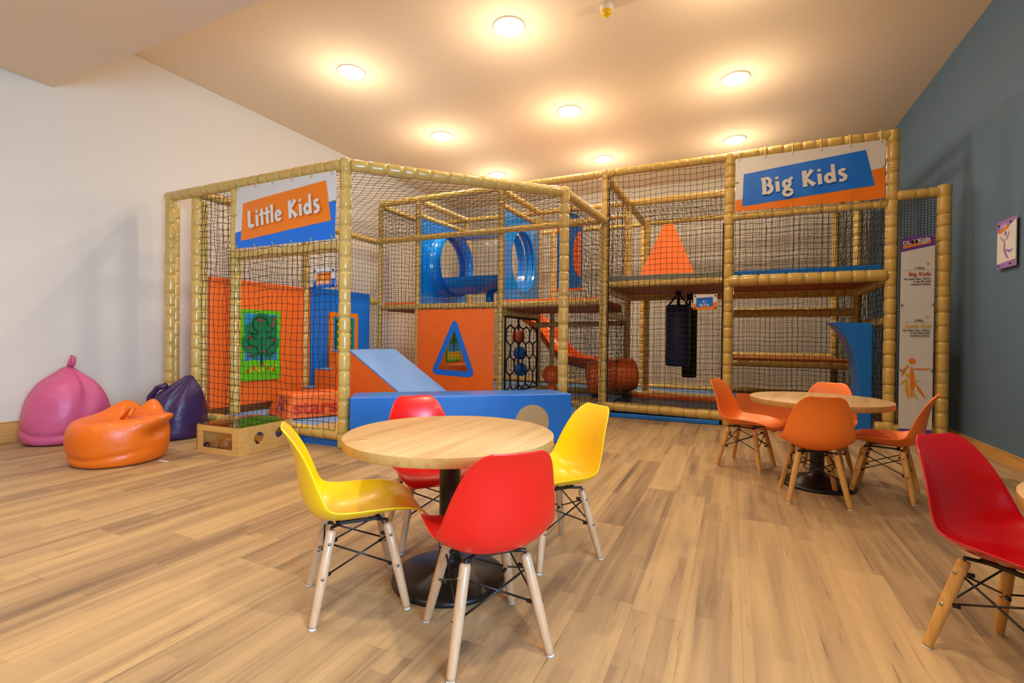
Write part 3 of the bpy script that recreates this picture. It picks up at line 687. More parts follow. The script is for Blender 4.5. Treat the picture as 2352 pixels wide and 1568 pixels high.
ring = [p for o3 in outer for p in o3]; ins = [tri[0]]*3+[tri[1]]*3+[tri[2]]*3
vs = [(p[0], -.006, p[1]) for p in ring]+[(p[0], -.006, p[1]) for p in ins]+[(p[0], -.0035, p[1]) for p in ring]
for i in range(9):
    j = (i+1) % 9
    fs.append((i, j, 9+j, 9+i) if ins[i] != ins[j] else (i, j, 9+i)); fs.append((i, j, 18+j, 18+i))
mb.add(vs, fs); mb.build('window_edging', 'sblue', TP)
mb = MB()
for i in range(9): mb.tube([(-.5+i*.125, -.004, 1.04), (-.5+i*.125, -.03, 1.075), (-.49+i*.125, .02, 1.13)], .004, 5); mb.tube([(-.5+i*.125, -.004, .02), (-.5+i*.125, -.02, -.01)], .004, 5)
for i in range(7):
    for s_ in (-1, 1): mb.tube([(s_*.53, -.004, .1+i*.14), (s_*.575, -.02, .1+i*.14)], .004, 5)
mb.build('cable_tie', 'tie', TP)['kind'] = 'stuff'

# ---------------------------------------------------------------- wall pads with activity boards
def wall_pad(y0, y1, z0, z1, m, lab, extra=None):
    t = empty('wall_pad', (-4.335, y0, z0), 0, lab, 'wall pad', 'tall foam pads lining the cage side')
    mb = MB()
    mb.prism(extra or [(0, 0), (y1-y0, 0), (y1-y0, z1-z0), (0, z1-z0)], 0, .05, 0, Matrix(((0, 0, 1, 0), (1, 0, 0, 0), (0, 1, 0, 0), (0, 0, 0, 1))))
    bevel(mb.build('foam_body', m, t), .015); return t
PX = Matrix(((0, 0, 1, 0), (1, 0, 0, 0), (0, 1, 0, 0), (0, 0, 0, 1)))       # (y, z, x) local -> world
w1 = wall_pad(2.80, 3.935, .14, 1.35, 'orange', 'bright orange foam wall pad with the green tree board')
w2 = wall_pad(3.945, 4.90, .14, 1.37, 'blue', 'blue foam wall pad with the orange framed board')
def loc_in(t, o): o.location = (-t.location.x, -t.location.y, -t.location.z); return o
def PM(x): return Matrix(((0, 0, 1, x), (1, 0, 0, 0), (0, 1, 0, 0), (0, 0, 0, 1)))
def rrect(y0, y1, z0, z1, r=.02, n=4):
    p = []
    for cy_, cz_, a in ((y1-r, z0+r, -90), (y1-r, z1-r, 0), (y0+r, z1-r, 90), (y0+r, z0+r, 180)):
        for k in range(n+1): t = math.radians(a+90*k/n); p.append((cy_+r*math.cos(t), cz_+r*math.sin(t)))
    return p
def blob(cy_, cz_, ry, rz, n=18, wob=.0, sd=0):
    rr = random.Random(sd); return [(cy_+ry*(1+rr.uniform(-wob, wob))*math.cos(2*PI*k/n), cz_+rz*(1+rr.uniform(-wob, wob))*math.sin(2*PI*k/n)) for k in range(n)]
B1 = empty('activity_board', (-4.283, 3.30, .73), 0, 'green framed board with a painted apple tree maze on the orange pad', 'play panel')
mb = MB().prism(rrect(3.085, 3.525, .375, 1.07), 0, .018, 0, PM(-4.283)); loc_in(B1, mb.build('frame', 'green', B1))
x = -4.2645; mb = MB()
mb.prism([(3.125, .42), (3.485, .42), (3.485, 1.03), (3.125, 1.03)], 0, .001, 0, PM(x))
mb.prism([(3.125, .42), (3.485, .42), (3.485, .56), (3.4, .575), (3.3, .565), (3.2, .58), (3.125, .565)], .001, .002, 1, PM(x))
mb.prism([(3.29, .52), (3.325, .52), (3.315, .80), (3.298, .80)], .002, .003, 4, PM(x))
i = 0
for cy_, cz_, rr in [(3.305, .92, .105), (3.215, .86, .08), (3.40, .86, .08), (3.19, .74, .085), (3.42, .74, .075), (3.305, .78, .11), (3.23, .66, .06), (3.385, .655, .06), (3.43, .96, .05)]:
    i += 1; mb.prism(blob(cy_, cz_, rr*1.12, rr*1.2, 18, .06, i), .002+.0002*i, .003+.0002*i, 2, PM(x))
for k in range(14):
    mb.prism(blob(3.16+.024*k+random.uniform(-.01, .01), .50+random.uniform(-.035, .03), .014, .018, 8, .2, k), .005+.0001*k, .006+.0001*k, 3 if k % 3 else 5, PM(x))
for k, (a, b) in enumerate([(3.28, .97), (3.30, .965), (3.44, .95), (3.42, .92), (3.17, .80), (3.185, .795), (3.43, .77), (3.17, .70), (3.16, .62), (3.33, .66), (3.45, .99)]):
    mb.prism(blob(a, b, .012, .015, 8), .0065, .0075, 5, PM(x))
def track(pts, wd=.010, h=.008):
    for a, b in zip(pts, pts[1:]):
        a = Vector(a); b = Vector(b); d = (b-a).normalized(); nrm = Vector((-d.y, d.x))*wd/2; a2 = a-d*wd*.3; b2 = b+d*wd*.3
        mb.prism([tuple(a2-nrm), tuple(b2-nrm), tuple(b2+nrm), tuple(a2+nrm)], .006, h, 4, PM(x))
for k in (0, 1, 2): pass
cir = lambda cy_, cz_, ry, rz, a0, a1, n=10: [(cy_+ry*math.cos(math.radians(a0+(a1-a0)*j/n)), cz_+rz*math.sin(math.radians(a0+(a1-a0)*j/n))) for j in range(n+1)]
track(cir(3.29, .93, .085, .075, -10, 250)); track(cir(3.22, .86, .05, .03, 200, 350)); track([(3.305, .60), (3.305, .80)], .012)
track(cir(3.20, .76, .045, .045, 30, 260)+[(3.25, .70), (3.27, .64), (3.22, .62), (3.15, .615)]); track(cir(3.40, .76, .045, .045, -80, 150)); track([(3.40, .71), (3.36, .67), (3.37, .62), (3.43, .64), (3.47, .66)]); track([(3.36, .85), (3.41, .86), (3.44, .90)])
loc_in(B1, mb.build('picture', ['sky', 'green', 'leaf', 'pyel', 'leaf2', 'redp'], B1))
B2 = empty('activity_board', (-4.283, 4.42, .7), 0, 'orange framed board with a blue garden maze on the blue pad', 'play panel')
mb = MB().prism(rrect(4.19, 4.66, .44, 1.10), 0, .018, 0, PM(-4.283)); loc_in(B2, mb.build('frame', 'sorange', B2))
mb = MB().prism([(4.25, .48), (4.60, .48), (4.60, 1.05), (4.25, 1.05)], 0, .001, 0, PM(x))
mb.prism([(4.275, .50), (4.575, .50), (4.575, 1.03), (4.275, 1.03)], .001, .0015, 1, PM(x))
for k in range(9): mb.prism(blob(4.33+.01*(k % 2), .60+.045*k, .022, .018, 10, .15, k), .002, .003, 2 if k % 2 else 3, PM(x)); mb.prism(blob(4.52, .60+.045*k, .02, .016, 10, .15, k), .002, .003, 3 if k % 2 else 5, PM(x))
track([(4.29, .55), (4.29, 1.0), (4.40, 1.0), (4.40, .62), (4.55, .62)], .012)
loc_in(B2, mb.build('picture', ['sky', 'leaf', 'leaf', 'pyel', 'leaf2', 'redp'], B2))

w3 = wall_pad(5.98, 7.38, .10, 1.14, 'orange', 'orange foam wall pad deep in the frame, glimpsed through the triangular window')
B3 = empty('activity_board', (-4.283, 6.95, .6), 0, 'green framed board glimpsed through the triangular window', 'play panel')
mb = MB().prism(rrect(6.72, 7.16, .42, 1.06), 0, .018, 0, PM(-4.283)); loc_in(B3, mb.build('frame', 'green', B3))
mb = MB().prism([(6.76, .46), (7.12, .46), (7.12, 1.02), (6.76, 1.02)], 0, .001, 0, PM(x)); mb.prism(blob(6.94, .84, .15, .16, 18, .08, 4), .002, .003, 2, PM(x)); mb.prism([(6.76, .46), (7.12, .46), (7.12, .58), (6.76, .58)], .001, .002, 3, PM(x))
track([(6.94, .58), (6.94, .9)], .014); track([(6.88, .74), (6.94, .80), (7.0, .74)], .01)
loc_in(B3, mb.build('picture', ['sky', 'green', 'leaf', 'pyel', 'leaf2', 'redp'], B3))
ob = empty('foam_block', (-3.62, 5.95, .09), 0, 'orange foam block on the mat behind the triangular window', 'foam block')
bevel(MB().box((-.12, -.35, 0), (.42, .35, .35)).build('foam_body', 'orange', ob), .02)

# ---------------------------------------------------------------- soft play shapes in the little area
SW = empty('step_slide', (-4.16, 3.7, .088), 0, 'foam step and slide block, blue ramp and treads with orange sides', 'foam steps')
prof = [(0, .0), (1.56, 0), (1.56, .02), (.67, .575), (.42, .575), (.42, .382), (.19, .382), (.19, .182), (0, .182)]
mb = MB().prism(prof, -.70, 0, 0, Matrix(((1, 0, 0, 0), (0, 0, -1, 0), (0, 1, 0, 0), (0, 0, 0, 1)))); bevel(mb.build('foam_core', 'orange', SW), .012)
mb = MB().box((.42, 0, .575), (.68, .70, .592)).box((.19, 0, .382), (.42, .70, .392)).box((0, 0, .182), (.19, .70, .192))
d = Vector((.89, -.555)).normalized(); nn = Vector((-d.y, d.x))*.016
mb.prism([(.67, .576), (1.56, .02), (1.56+nn.x, .02+nn.y), (.68, .592)], -.70, 0, 0, Matrix(((1, 0, 0, 0), (0, 0, -1, 0), (0, 1, 0, 0), (0, 0, 0, 1))))
bevel(mb.build('ramp_cover', 'blue_lt', SW), .004)
BM = empty('foam_beam', (-1.85, 3.15, 0), 0, 'long low blue foam beam with a beige circle across the cage entrance', 'foam barrier')
bq = [(-2.47, 2.62), (-1.15, 3.65), (-1.42, 3.88), (-2.66, 2.87)]
loc = lambda q: (q[0]+1.85, q[1]-3.15)
mb = MB().prism([loc(q) for q in bq], 0, .385); bevel(mb.build('foam_body', 'blue', BM), .012)
mb = MB(); p0 = Vector((-2.47, 2.62, 0)); p1 = Vector((-1.15, 3.65, 0)); dd = (p1-p0).normalized()
pm = plane_mtx((p0+dd*(p1-p0).length*.805-Vector((1.85*-1, 3.15, 0))*1+Vector((0, 0, .17)))[:], dd, (0, 0, 1))
mb.prism([(.135*math.cos(a*PI/20), .135*math.sin(a*PI/20)) for a in range(40)], .0, .003, 0, pm); mb.build('circle_patch', 'beige', BM)
SB = empty('foam_block', (-3.3, 3.0, .088), 0, 'orange foam wedge block printed with the word stars and a blue swirl', 'foam block')
q = [(-3.93, 3.10), (-3.50, 2.96), (-3.22, 3.47), (-3.58, 3.62)]
def inset(poly, d):
    res = []
    for i in range(len(poly)):
        p = Vector(poly[i]); a = (Vector(poly[i-1])-p).normalized(); b = (Vector(poly[(i+1) % len(poly)])-p).normalized(); res.append(tuple(p+(a+b).normalized()*d/math.sin(a.angle(b)/2)))
    return res
tq = inset(q, .06)
loc = lambda p: (p[0]+3.3, p[1]-3.0)
mb = MB().prism([loc(p) for p in q], 0, .215, 0, None, [loc(p) for p in tq]); bevel(mb.build('foam_body', 'orange', SB), .018)
def face_mtx(a, b, ta, lift=.004):
    a = Vector((*loc(a), 0)); b = Vector((*loc(b), 0)); ta = Vector((*loc(ta), .215)); u = (b-a).normalized(); v = (ta-a); v = (v-u*v.dot(u)).normalized()
    m_ = plane_mtx(a, u, v); n_ = u.cross(v); return Matrix.Translation(n_*lift) @ m_
fm = face_mtx(q[1], q[2], tq[1])
text_part('lettering', 'stars', .17, fm @ Matrix.Translation((.055, .045, 0)), 'redp', SB, .004, width=.38)
fm = face_mtx(q[0], q[1], tq[0]); mb = MB()
for k, (cx, cy_, r_) in enumerate([(.25, .15, .045), (.33, .13, .04), (.24, .08, .04), (.32, .06, .035)]):
    p = [(cx+r_*math.cos(a*PI/8), cy_+r_*.8*math.sin(a*PI/8)) for a in range(13)]
    for a_, b_ in zip(p, p[1:]):
        a_ = Vector(a_); b_ = Vector(b_); dn = (b_-a_).normalized(); nr = Vector((-dn.y, dn.x))*.006; mb.add([fm @ Vector((*v_, .0002*k)) for v_ in (a_-nr, b_-nr, b_+nr, a_+nr)], [(0, 1, 2, 3)])
mb.build('swirl_print', 'purple', SB)

# ---------------------------------------------------------------- banners and signs
def banner(name_lab, ox, oy, oz, W_, H_, split, rect, colA, colB, word, cap, toff, slope, twidth, cat='sign'):
    t = empty('name_banner', (ox, oy, oz), 0, name_lab, cat, 'name banners on the play frames')
    nx = 24; nz = 8; mb = MB(); vs = []; fs = []; mi = []
    def dep(x, z): return -.010*math.sin(PI*x/W_)*math.sin(PI*z/H_)-.005*math.sin(x*13+z*9)*math.exp(-8*min(x, W_-x))-.003*math.sin(x*23)*(1-z/H_)
    def quadstrip(poly, lift, m_):      # clip grid polygon as fan of small columns
        x0 = min(p[0] for p in poly); x1 = max(p[0] for p in poly); N = 28
        def zr(x):
            zs = []
            for i in range(len(poly)):
                a, b = poly[i], poly[(i+1) % len(poly)]
                if abs(a[0]-b[0]) < 1e-6:
                    if abs(x-a[0]) < 1e-4: zs += [a[1], b[1]]
                    continue
                tt = (x-a[0])/(b[0]-a[0])
                if -1e-6 <= tt <= 1+1e-6: zs.append(a[1]+(b[1]-a[1])*tt)
            return min(zs), max(zs)
        xs = sorted(set([x0+(x1-x0)*i/N for i in range(N+1)]+[p[0] for p in poly])); V = []; Fq = []; K = 6
        for x in xs:
            lo, hi = zr(x)
            for j in range(K+1): z = lo+(hi-lo)*j/K; V.append((x, dep(x, z)-lift, z))
        for i in range(len(xs)-1):
            for j in range(K): a = i*(K+1)+j; Fq.append((a, a+K+1, a+K+2, a+1))
        mb.add(V, Fq, m_, True)
    quadstrip([(0, 0), (W_, 0), (W_, H_), (0, H_)], 0, 0)
    quadstrip([(0, 0), (W_, 0), (W_, split[1]), (0, split[0])], .0015, 1)
    quadstrip(rect, .003, 2)
    o = mb.build('vinyl_sheet', ['white', colB, colA], t)
    pm = Matrix(((1, 0, 0, 0), (0, 0, -1, 0), (0, 1, 0, 0), (0, 0, 0, 1)))
    m_ = Matrix.Translation((toff[0], -.024, toff[1])) @ pm @ Matrix.Rotation(math.atan(slope), 4, 'Z')
    # scale letters to the wanted width
    adv = sum(GL[c][0]+.07 for c in word)-.07; kx = twidth/(adv*cap)
    hand_text(word, cap, m_ @ Matrix.Diagonal((kx, 1, 1, 1)), 'white', t)
    mb = MB()
    for i in range(6):
        x_ = .03+(W_-.06)*i/5
        mb.tube([(x_, -.012, H_-.02), (x_, .0, H_+.005), (x_, .004, H_+.05), (x_, .03, H_+.092), (x_, .055, H_+.098)], .0032, 5); mb.tube([(x_, -.012, .02), (x_, .008, -.008), (x_, .014, -.05), (x_, .03, -.086)], .0032, 5)
        mb.sphere((x_, -.010, H_-.022), .006, 6); mb.sphere((x_, -.010, .02), .006, 6)
    for s_ in (.02, W_-.02): mb.sphere((s_, -.012, H_*.55), .008, 6); mb.tube([(s_, -.012, H_*.55), (s_+(-.06 if s_ < .1 else .06), -.01, H_*.55)], .0035, 5)
    mb.build('cable_tie', 'tie', t)['kind'] = 'stuff'
    return t
banner('white banner with an orange panel reading Little Kids and blue lower edge', -3.70, 2.625, 1.523, 1.08, .495, (.127, .28), [(.075, .058), (1.04, .135), (.985, .432), (.09, .358)], 'sorange', 'sblue', 'Little Kids', .135, (.185, .148), .075, .77)
banner('white banner with a blue panel reading Big Kids and orange lower edge', .0, 5.02, 2.035, 1.15, .50, (.105, .265), [(.06, .045), (1.08, .118), (1.012, .43), (.07, .345)], 'sblue', 'sorange', 'Big Kids', .145, (.225, .135), .078, .66)
def small_sign(lab, ox, oy, oz, W_, H_, cA, cB, num, word):
    t = empty('rules_sign', (ox, oy, oz), 0, lab, 'sign', 'small capacity signs tied to the nets')
    pm = Matrix(((1, 0, 0, 0), (0, 0, -1, 0), (0, 1, 0, 0), (0, 0, 0, 1)))
    mb = MB().box((0, 0, 0), (W_, .004, H_), 0); mb.add([(0, -.0006, 0), (W_, -.0006, 0), (W_, -.0006, H_*.48), (0, -.0006, H_*.36)], [(0, 1, 2, 3)], 1)
    mb.add([(W_*.12, -.0012, H_*.15), (W_*.84, -.0012, H_*.20), (W_*.82, -.0012, H_*.82), (W_*.13, -.0012, H_*.76)], [(0, 1, 2, 3)], 2)
    mb.build('panel', ['white', cB, cA], t)
    T = lambda s_, sz, zz, m_, bold=.0008: text_part('lettering', s_, sz, Matrix.Translation((W_*.47, -.0022, zz)) @ pm, m_, t, bold, 'CENTER')
    T('Playframe Capacity', H_*.11, H_*.66, 'text', .0001); T(num, H_*.27, H_*.42, 'white'); T(word, H_*.19, H_*.24, 'white')
    mb = MB()
    for a, b in ((.015, .015), (W_-.015, .015), (.015, H_-.015), (W_-.015, H_-.015)): mb.tube([(a, -.012, b), (a, .04, b)], .004, 6); mb.sphere((a, -.006, b), .008, 8)
    mb.build('fixings', 'black', t)
small_sign('small white sign reading 5 Little Kids on the lower cage net', -2.853, 2.645, 1.175, .212, .143, 'sorange', 'sblue', '5', 'Little Kids')
small_sign('small white sign reading 11 Big Kids on the tall frame net', -.361, 5.03, 1.117, .215, .148, 'sblue', 'sorange', '11', 'Big Kids')
# height chart
HC = empty('height_chart', (1.262, 5.0, .03), 0, 'tall white height chart banner with purple ends in the narrow side frame', 'sign')
W_, H_ = .222, 1.665; pm = Matrix(((1, 0, 0, 0), (0, 0, -1, 0), (0, 1, 0, 0), (0, 0, 0, 1)))
mb = MB(); mb.add([(0, 0, 0), (W_, 0, 0), (W_, .003, H_/2), (W_, 0, H_), (0, 0, H_), (0, .003, H_/2)], [(0, 1, 2, 5), (5, 2, 3, 4)], 0)
mb.add([(0, -.001, 0), (W_, -.001, 0), (W_, -.001, .075), (0, -.001, .07)], [(0, 1, 2, 3)], 1); mb.add([(0, -.001, H_-.125), (W_, -.001, H_-.08), (W_, -.001, H_), (0, -.001, H_)], [(0, 1, 2, 3)], 1)
mb.add([(.012, -.002, H_-.098), (.195, -.002, H_-.060), (.197, -.002, H_-.040), (.012, -.002, H_-.076)], [(0, 1, 2, 3)], 2)
for zz in (1.385, .955): mb.add([(.01, -.001, zz), (W_-.004, -.001, zz), (W_-.004, -.001, zz+.002), (.01, -.001, zz+.002)], [(0, 1, 2, 3)], 3)
mb.add([(.178, -.001, 1.42), (.166, -.001, 1.442), (.19, -.001, 1.442)], [(0, 1, 2)], 2); mb.add([(.178, -.001, .985), (.166, -.001, 1.007), (.19, -.001, 1.007)], [(0, 1, 2)], 4)
def band(pts, wd, m_, lift=.0015):     # tapered figure strokes
    pts = [Vector(p) for p in pts]; L_ = []; R_ = []
    for i, p in enumerate(pts):
        d_ = (pts[min(i+1, len(pts)-1)]-pts[max(i-1, 0)]).normalized(); n_ = Vector((-d_.y, d_.x))*wd[i]; L_.append(p+n_); R_.append(p-n_)
    k_ = len(pts); mb.add([(p.x, -lift, p.y) for p in L_+R_], [(i, i+1, k_+i+1, k_+i) for i in range(k_-1)], m_)
def disc(c, rx, ry, m_, lift=.0015): mb.add([(c[0]+rx*math.cos(a*PI/9), -lift, c[1]+ry*math.sin(a*PI/9)) for a in range(18)], [tuple(range(18))], m_)
disc((.085, .635), .024, .022, 2); band([(.083, .585), (.090, .45), (.085, .335)], [.008, .017, .006], 2, .0012); band([(.10, .572), (.16, .570), (.21, .576)], [.004, .006, .002], 2)
band([(.062, .60), (.035, .56), (.018, .51)], [.003, .009, .003], 2); band([(.105, .455), (.135, .40), (.175, .33)], [.004, .010, .004], 2)
disc((.060, .515), .017, .016, 4, .002); band([(.05, .485), (.055, .38), (.065, .315)], [.007, .013, .004], 4, .002); band([(.07, .475), (.11, .472), (.15, .474)], [.002, .005, .001], 4, .002); band([(.045, .485), (.02, .455), (.008, .43)], [.002, .006, .002], 4, .002); band([(.075, .405), (.10, .36), (.13, .315)], [.003, .008, .003], 4, .002)
mb.build('vinyl_sheet', ['white', 'purple', 'sorange', 'beige', 'pyel'], HC)
def T(s_, sz, x_, z_, m_, al='RIGHT', bold=.0004, rot=0, width=None): text_part('lettering', s_, sz, Matrix.Translation((x_, -.003, z_)) @ pm @ Matrix.Rotation(rot, 4, 'Z'), m_, HC, bold, al, width)
T('1.45m', .026, .155, 1.390+.004, 'text'); T('Big Kids', .045, .198, 1.338, 'rust', bold=.0007); T('No taller than 145cm', .019, .196, 1.308, 'text', width=.175); T('in the Big Kids', .019, .196, 1.286, 'text'); T('playframe please', .019, .196, 1.264, 'text')
T('1.00m', .026, .155, .963, 'text'); T('Little Kids', .042, .208, .912, 'pyel', bold=.0007); T('No taller than 100cm', .019, .196, .884, 'text', width=.175); T('in the Little Kids', .019, .196, .862, 'text'); T('playframe please', .019, .196, .840, 'text')
T('DL', .044, .012, H_-.068, 'white', 'LEFT', .0010, .12); T('Kids', .046, .112, H_-.052, 'white', 'LEFT', .0018, .16); T('Playframe', .018, .016, H_-.090, 'pyel', 'LEFT', .0004, .18); T('Heights', .020, .118, H_-.068, 'white', 'LEFT', .0005, .18)
mb = MB()
mb.add([(.088+.020*math.cos(a*PI/9), -.0028, H_-.045+.016*math.sin(a*PI/9)) for a in range(18)], [tuple(range(18))], 0)
for a, b in (((.088, H_-.060), (.088, H_-.040)), ((.088, H_-.040), (.075, H_-.024)), ((.088, H_-.040), (.103, H_-.022)), ((.088, H_-.06), (.1, H_-.072))):
    mb.tube([(a[0], -.0035, a[1]), (b[0], -.0035, b[1])], .0022, 5, 1)
for zz in (.03, .56, 1.10, H_-.01):
    for xx in (.010, W_-.010): mb.sphere((xx, -.006, zz), .009, 8, 2)
mb.build('emblem_and_eyelets', ['dark', 'white', 'steel'], HC)
# notice on the blue wall
WN = empty('wall_notice', (1.70, 4.50, 1.335), 0, 'small purple and white notice panel on stand-offs on the slate blue wall', 'sign')
pm = Matrix(((0, 0, -1, -.022), (-1, 0, 0, 0), (0, 1, 0, 0), (0, 0, 0, 1)))
W_, H_ = .245, .328
mb = MB().box((-.022, -W_, 0), (-.016, 0, H_), 0)
def wq(p, l_=.001): return [tuple(pm @ Vector((a, b, l_))) for a, b in p]
mb.add(wq([(0, 0), (W_, 0), (W_, .045), (0, .035)]), [(0, 1, 2, 3)], 1); mb.add(wq([(0, H_-.075), (W_*.55, H_-.055), (W_, H_-.02), (W_, H_), (0, H_)]), [(0, 1, 2, 3, 4)], 1)
mb.add(wq([(.03, H_-.085), (.15, H_-.060), (.155, H_-.040), (.03, H_-.062)], .002), [(0, 1, 2, 3)], 2)
def wb(pts, wd, m_):
    pts = [Vector(p) for p in pts]; L_ = []; R_ = []
    for i, p in enumerate(pts):
        d_ = (pts[min(i+1, len(pts)-1)]-pts[max(i-1, 0)]).normalized(); n_ = Vector((-d_.y, d_.x))*wd[i]; L_.append(p+n_); R_.append(p-n_)
    k_ = len(pts); mb.add(wq([(p.x, p.y) for p in L_+R_], .0015), [(i, k_+i, k_+i+1, i+1) for i in range(k_-1)], m_)
mb.add(wq([(.115+.014*math.cos(a*PI/9), .235+.016*math.sin(a*PI/9)) for a in range(18)], .0015), [tuple(range(18))], 3)
wb([(.10, .20), (.10, .13), (.125, .085), (.16, .055)], [.004, .011, .010, .003], 3); wb([(.045, .225), (.07, .20), (.085, .19)], [.002, .006, .003], 3); wb([(.165, .24), (.145, .21), (.125, .19)], [.002, .006, .003], 3); wb([(.13, .12), (.17, .105), (.215, .115)], [.008, .009, .001], 3)
mb.build('panel', ['white', 'lilac', 'sorange', 'lilac'], WN)
text_part('lettering', 'Kids', .045, pm @ Matrix.Translation((.055, H_-.060, .003)) @ Matrix.Rotation(.14, 4, 'Z'), 'white', WN, .001)
mb = MB()
for a in (.03, W_-.06):
    for b in (.022, H_-.028): mb.tube([(0, -a, b), (-.028, -a, b)], .007, 10)
mb.build('stand_off', 'black', WN)

# ---------------------------------------------------------------- bean bags
def beanbag(name, lab, loc_, fn, m, H_, rz=0):
    t = empty('bean_bag', loc_, rz, lab, 'bean bag', 'vinyl bean bags by the left wall')
    mb = MB(); nu, nv = 72, 40; vs = []; fs = []
    for j in range(nv+1):
        for i in range(nu):
            vs.append(fn(2*PI*i/nu, j/nv))
    for j in range(nv):
        for i in range(nu): fs.append((j*nu+i, j*nu+(i+1) % nu, (j+1)*nu+(i+1) % nu, (j+1)*nu+i))
    fs.append(tuple(range(nu))[::-1]); fs.append(tuple(range(nv*nu, nv*nu+nu)))
    mb.add(vs, fs, 0, True); o = mb.build('cover', m, t); s_ = o.modifiers.new('s', 'SUBSURF'); s_.levels = 1; s_.render_levels = 1
    return t
def interp(tab, x):
    for (a, va), (b, vb) in zip(tab, tab[1:]):
        if x <= b:
            i = [p[0] for p in tab].index(a); p0 = tab[max(0, i-1)]; p3 = tab[min(len(tab)-1, i+2)]; h = b-a; k_ = (x-a)/(h+1e-9)
            m0 = (vb-p0[1])/(b-p0[0]+1e-9)*h; m1 = (p3[1]-va)/(p3[0]-a+1e-9)*h
            return (2*k_**3-3*k_**2+1)*va+(k_**3-2*k_**2+k_)*m0+(-2*k_**3+3*k_**2)*vb+(k_**3-k_**2)*m1
    return tab[-1][1]
def fold(a, t, n, amp, sd):
    """a few soft vertical folds that deepen towards the gathered top"""
    v = 0
    for k in range(n):
        c = sd+k*2*PI/n+.35*math.sin(k*2.7+sd); d_ = math.remainder(a-c-.25*math.sin(t*3+k), 2*PI); wd = .22+.08*math.sin(k*1.9)
        v -= math.exp(-(d_/wd)**2)
    return amp*v*max(0, t-.12)
def pink_fn(a, t):
    z = .565*t; r = interp([(0, .215), (.03, .235), (.12, .248), (.35, .258), (.6, .232), (.8, .165), (.93, .075), (1, .03)], t)
    r *= 1+fold(a, t, 6, .30, .7)+.05*noise.noise(Vector((math.cos(a)*1.3, math.sin(a)*1.3, z*3)))
    r -= .010*math.exp(-((z-.10-.03*math.sin(a*2))/.02)**2)
    return (r*math.cos(a)*1.05+.02*t, r*math.sin(a)*1.05, z)
def orange_fn(a, t):
    z = interp([(0, 0), (.10, .03), (.35, .145), (.6, .245), (.75, .285), (.88, .27), (1, .235)], t)
    r = interp([(0, .215), (.06, .238), (.3, .262), (.5, .262), (.68, .232), (.8, .168), (.9, .09), (1, .012)], t)
    g_ = lambda c, w_, t0, wt: math.exp(-(math.remainder(a-c, 2*PI)/w_)**2)*math.exp(-((t-t0)/wt)**2)
    pk = g_(.35, .30, .64, .12); lump = g_(2.5, .55, .76, .13); l2 = g_(1.0, .32, .80, .12)
    z += .05*pk+.085*lump+.11*l2; r += .12*pk-.05*g_(.45, .34, .46, .08)-.03*g_(3.6, .35, .50, .10)
    z -= .05*g_(1.7, .30, .80, .14)+.04*g_(-1.4, .5, .86, .12)
    r *= 1+.05*noise.noise(Vector((math.cos(a)*1.4, math.sin(a)*1.4, z*4)))
    r -= .012*math.exp(-((z-.075-.02*math.sin(a*2+1))/.014)**2)*max(0, math.cos(a+1.2))
    return (r*math.cos(a), r*math.sin(a), z)
def purple_fn(a, t):
    z = .48*t; r = interp([(0, .205), (.05, .228), (.25, .235), (.5, .21), (.72, .16), (.88, .095), (1, .03)], t)
    r *= 1+fold(a, t, 5, .26, 2.2)+.06*noise.noise(Vector((math.cos(a)*1.4, math.sin(a)*1.4, z*4+5)))
    return (r*math.cos(a)+.13*t*t, r*math.sin(a)+.05*t*t, z-.02*math.sin(a+2)*t)
pb = beanbag('pink', 'pink pear shaped bean bag with a carry loop against the left wall', (-4.63, 1.92, 0), pink_fn, 'pink', .58)
mb = MB(); mb.tube([(.03, 0, .56), (.045, 0, .60), (.075, 0, .645), (.105, 0, .640), (.10, 0, .60), (.07, 0, .57)], [.016, .014, .012, .012, .013, .014], 8); mb.build('handle', 'pink', pb)
ob2 = beanbag('orange', 'squashed orange bean bag with a pinched corner, nearest of the three', (-3.60, 1.765, 0), orange_fn, 'bagor', .4)
mb = MB(); mb.tube([(.02, .0, .27), (.06, .03, .335), (.12, .02, .345), (.14, -.02, .30)], .012, 8); mb.build('handle', 'bagor', ob2)
o = MB().box((0, 0, 0), (.055, .022, .002)).build('care_tag', 'glide', ob2); o.location = (.255, .09, .004); o.rotation_euler = (0, .1, .5)
pu = beanbag('purple', 'dark purple bean bag slumped behind the orange one at the cage corner', (-4.08, 2.37, 0), purple_fn, 'bagpu', .48)
mb = MB(); mb.tube([(.06, -.085, .42), (0, -.115, .40), (-.05, -.14, .33), (-.05, -.15, .26)], .022, 8); mb.build('handle', 'bagpu', pu)

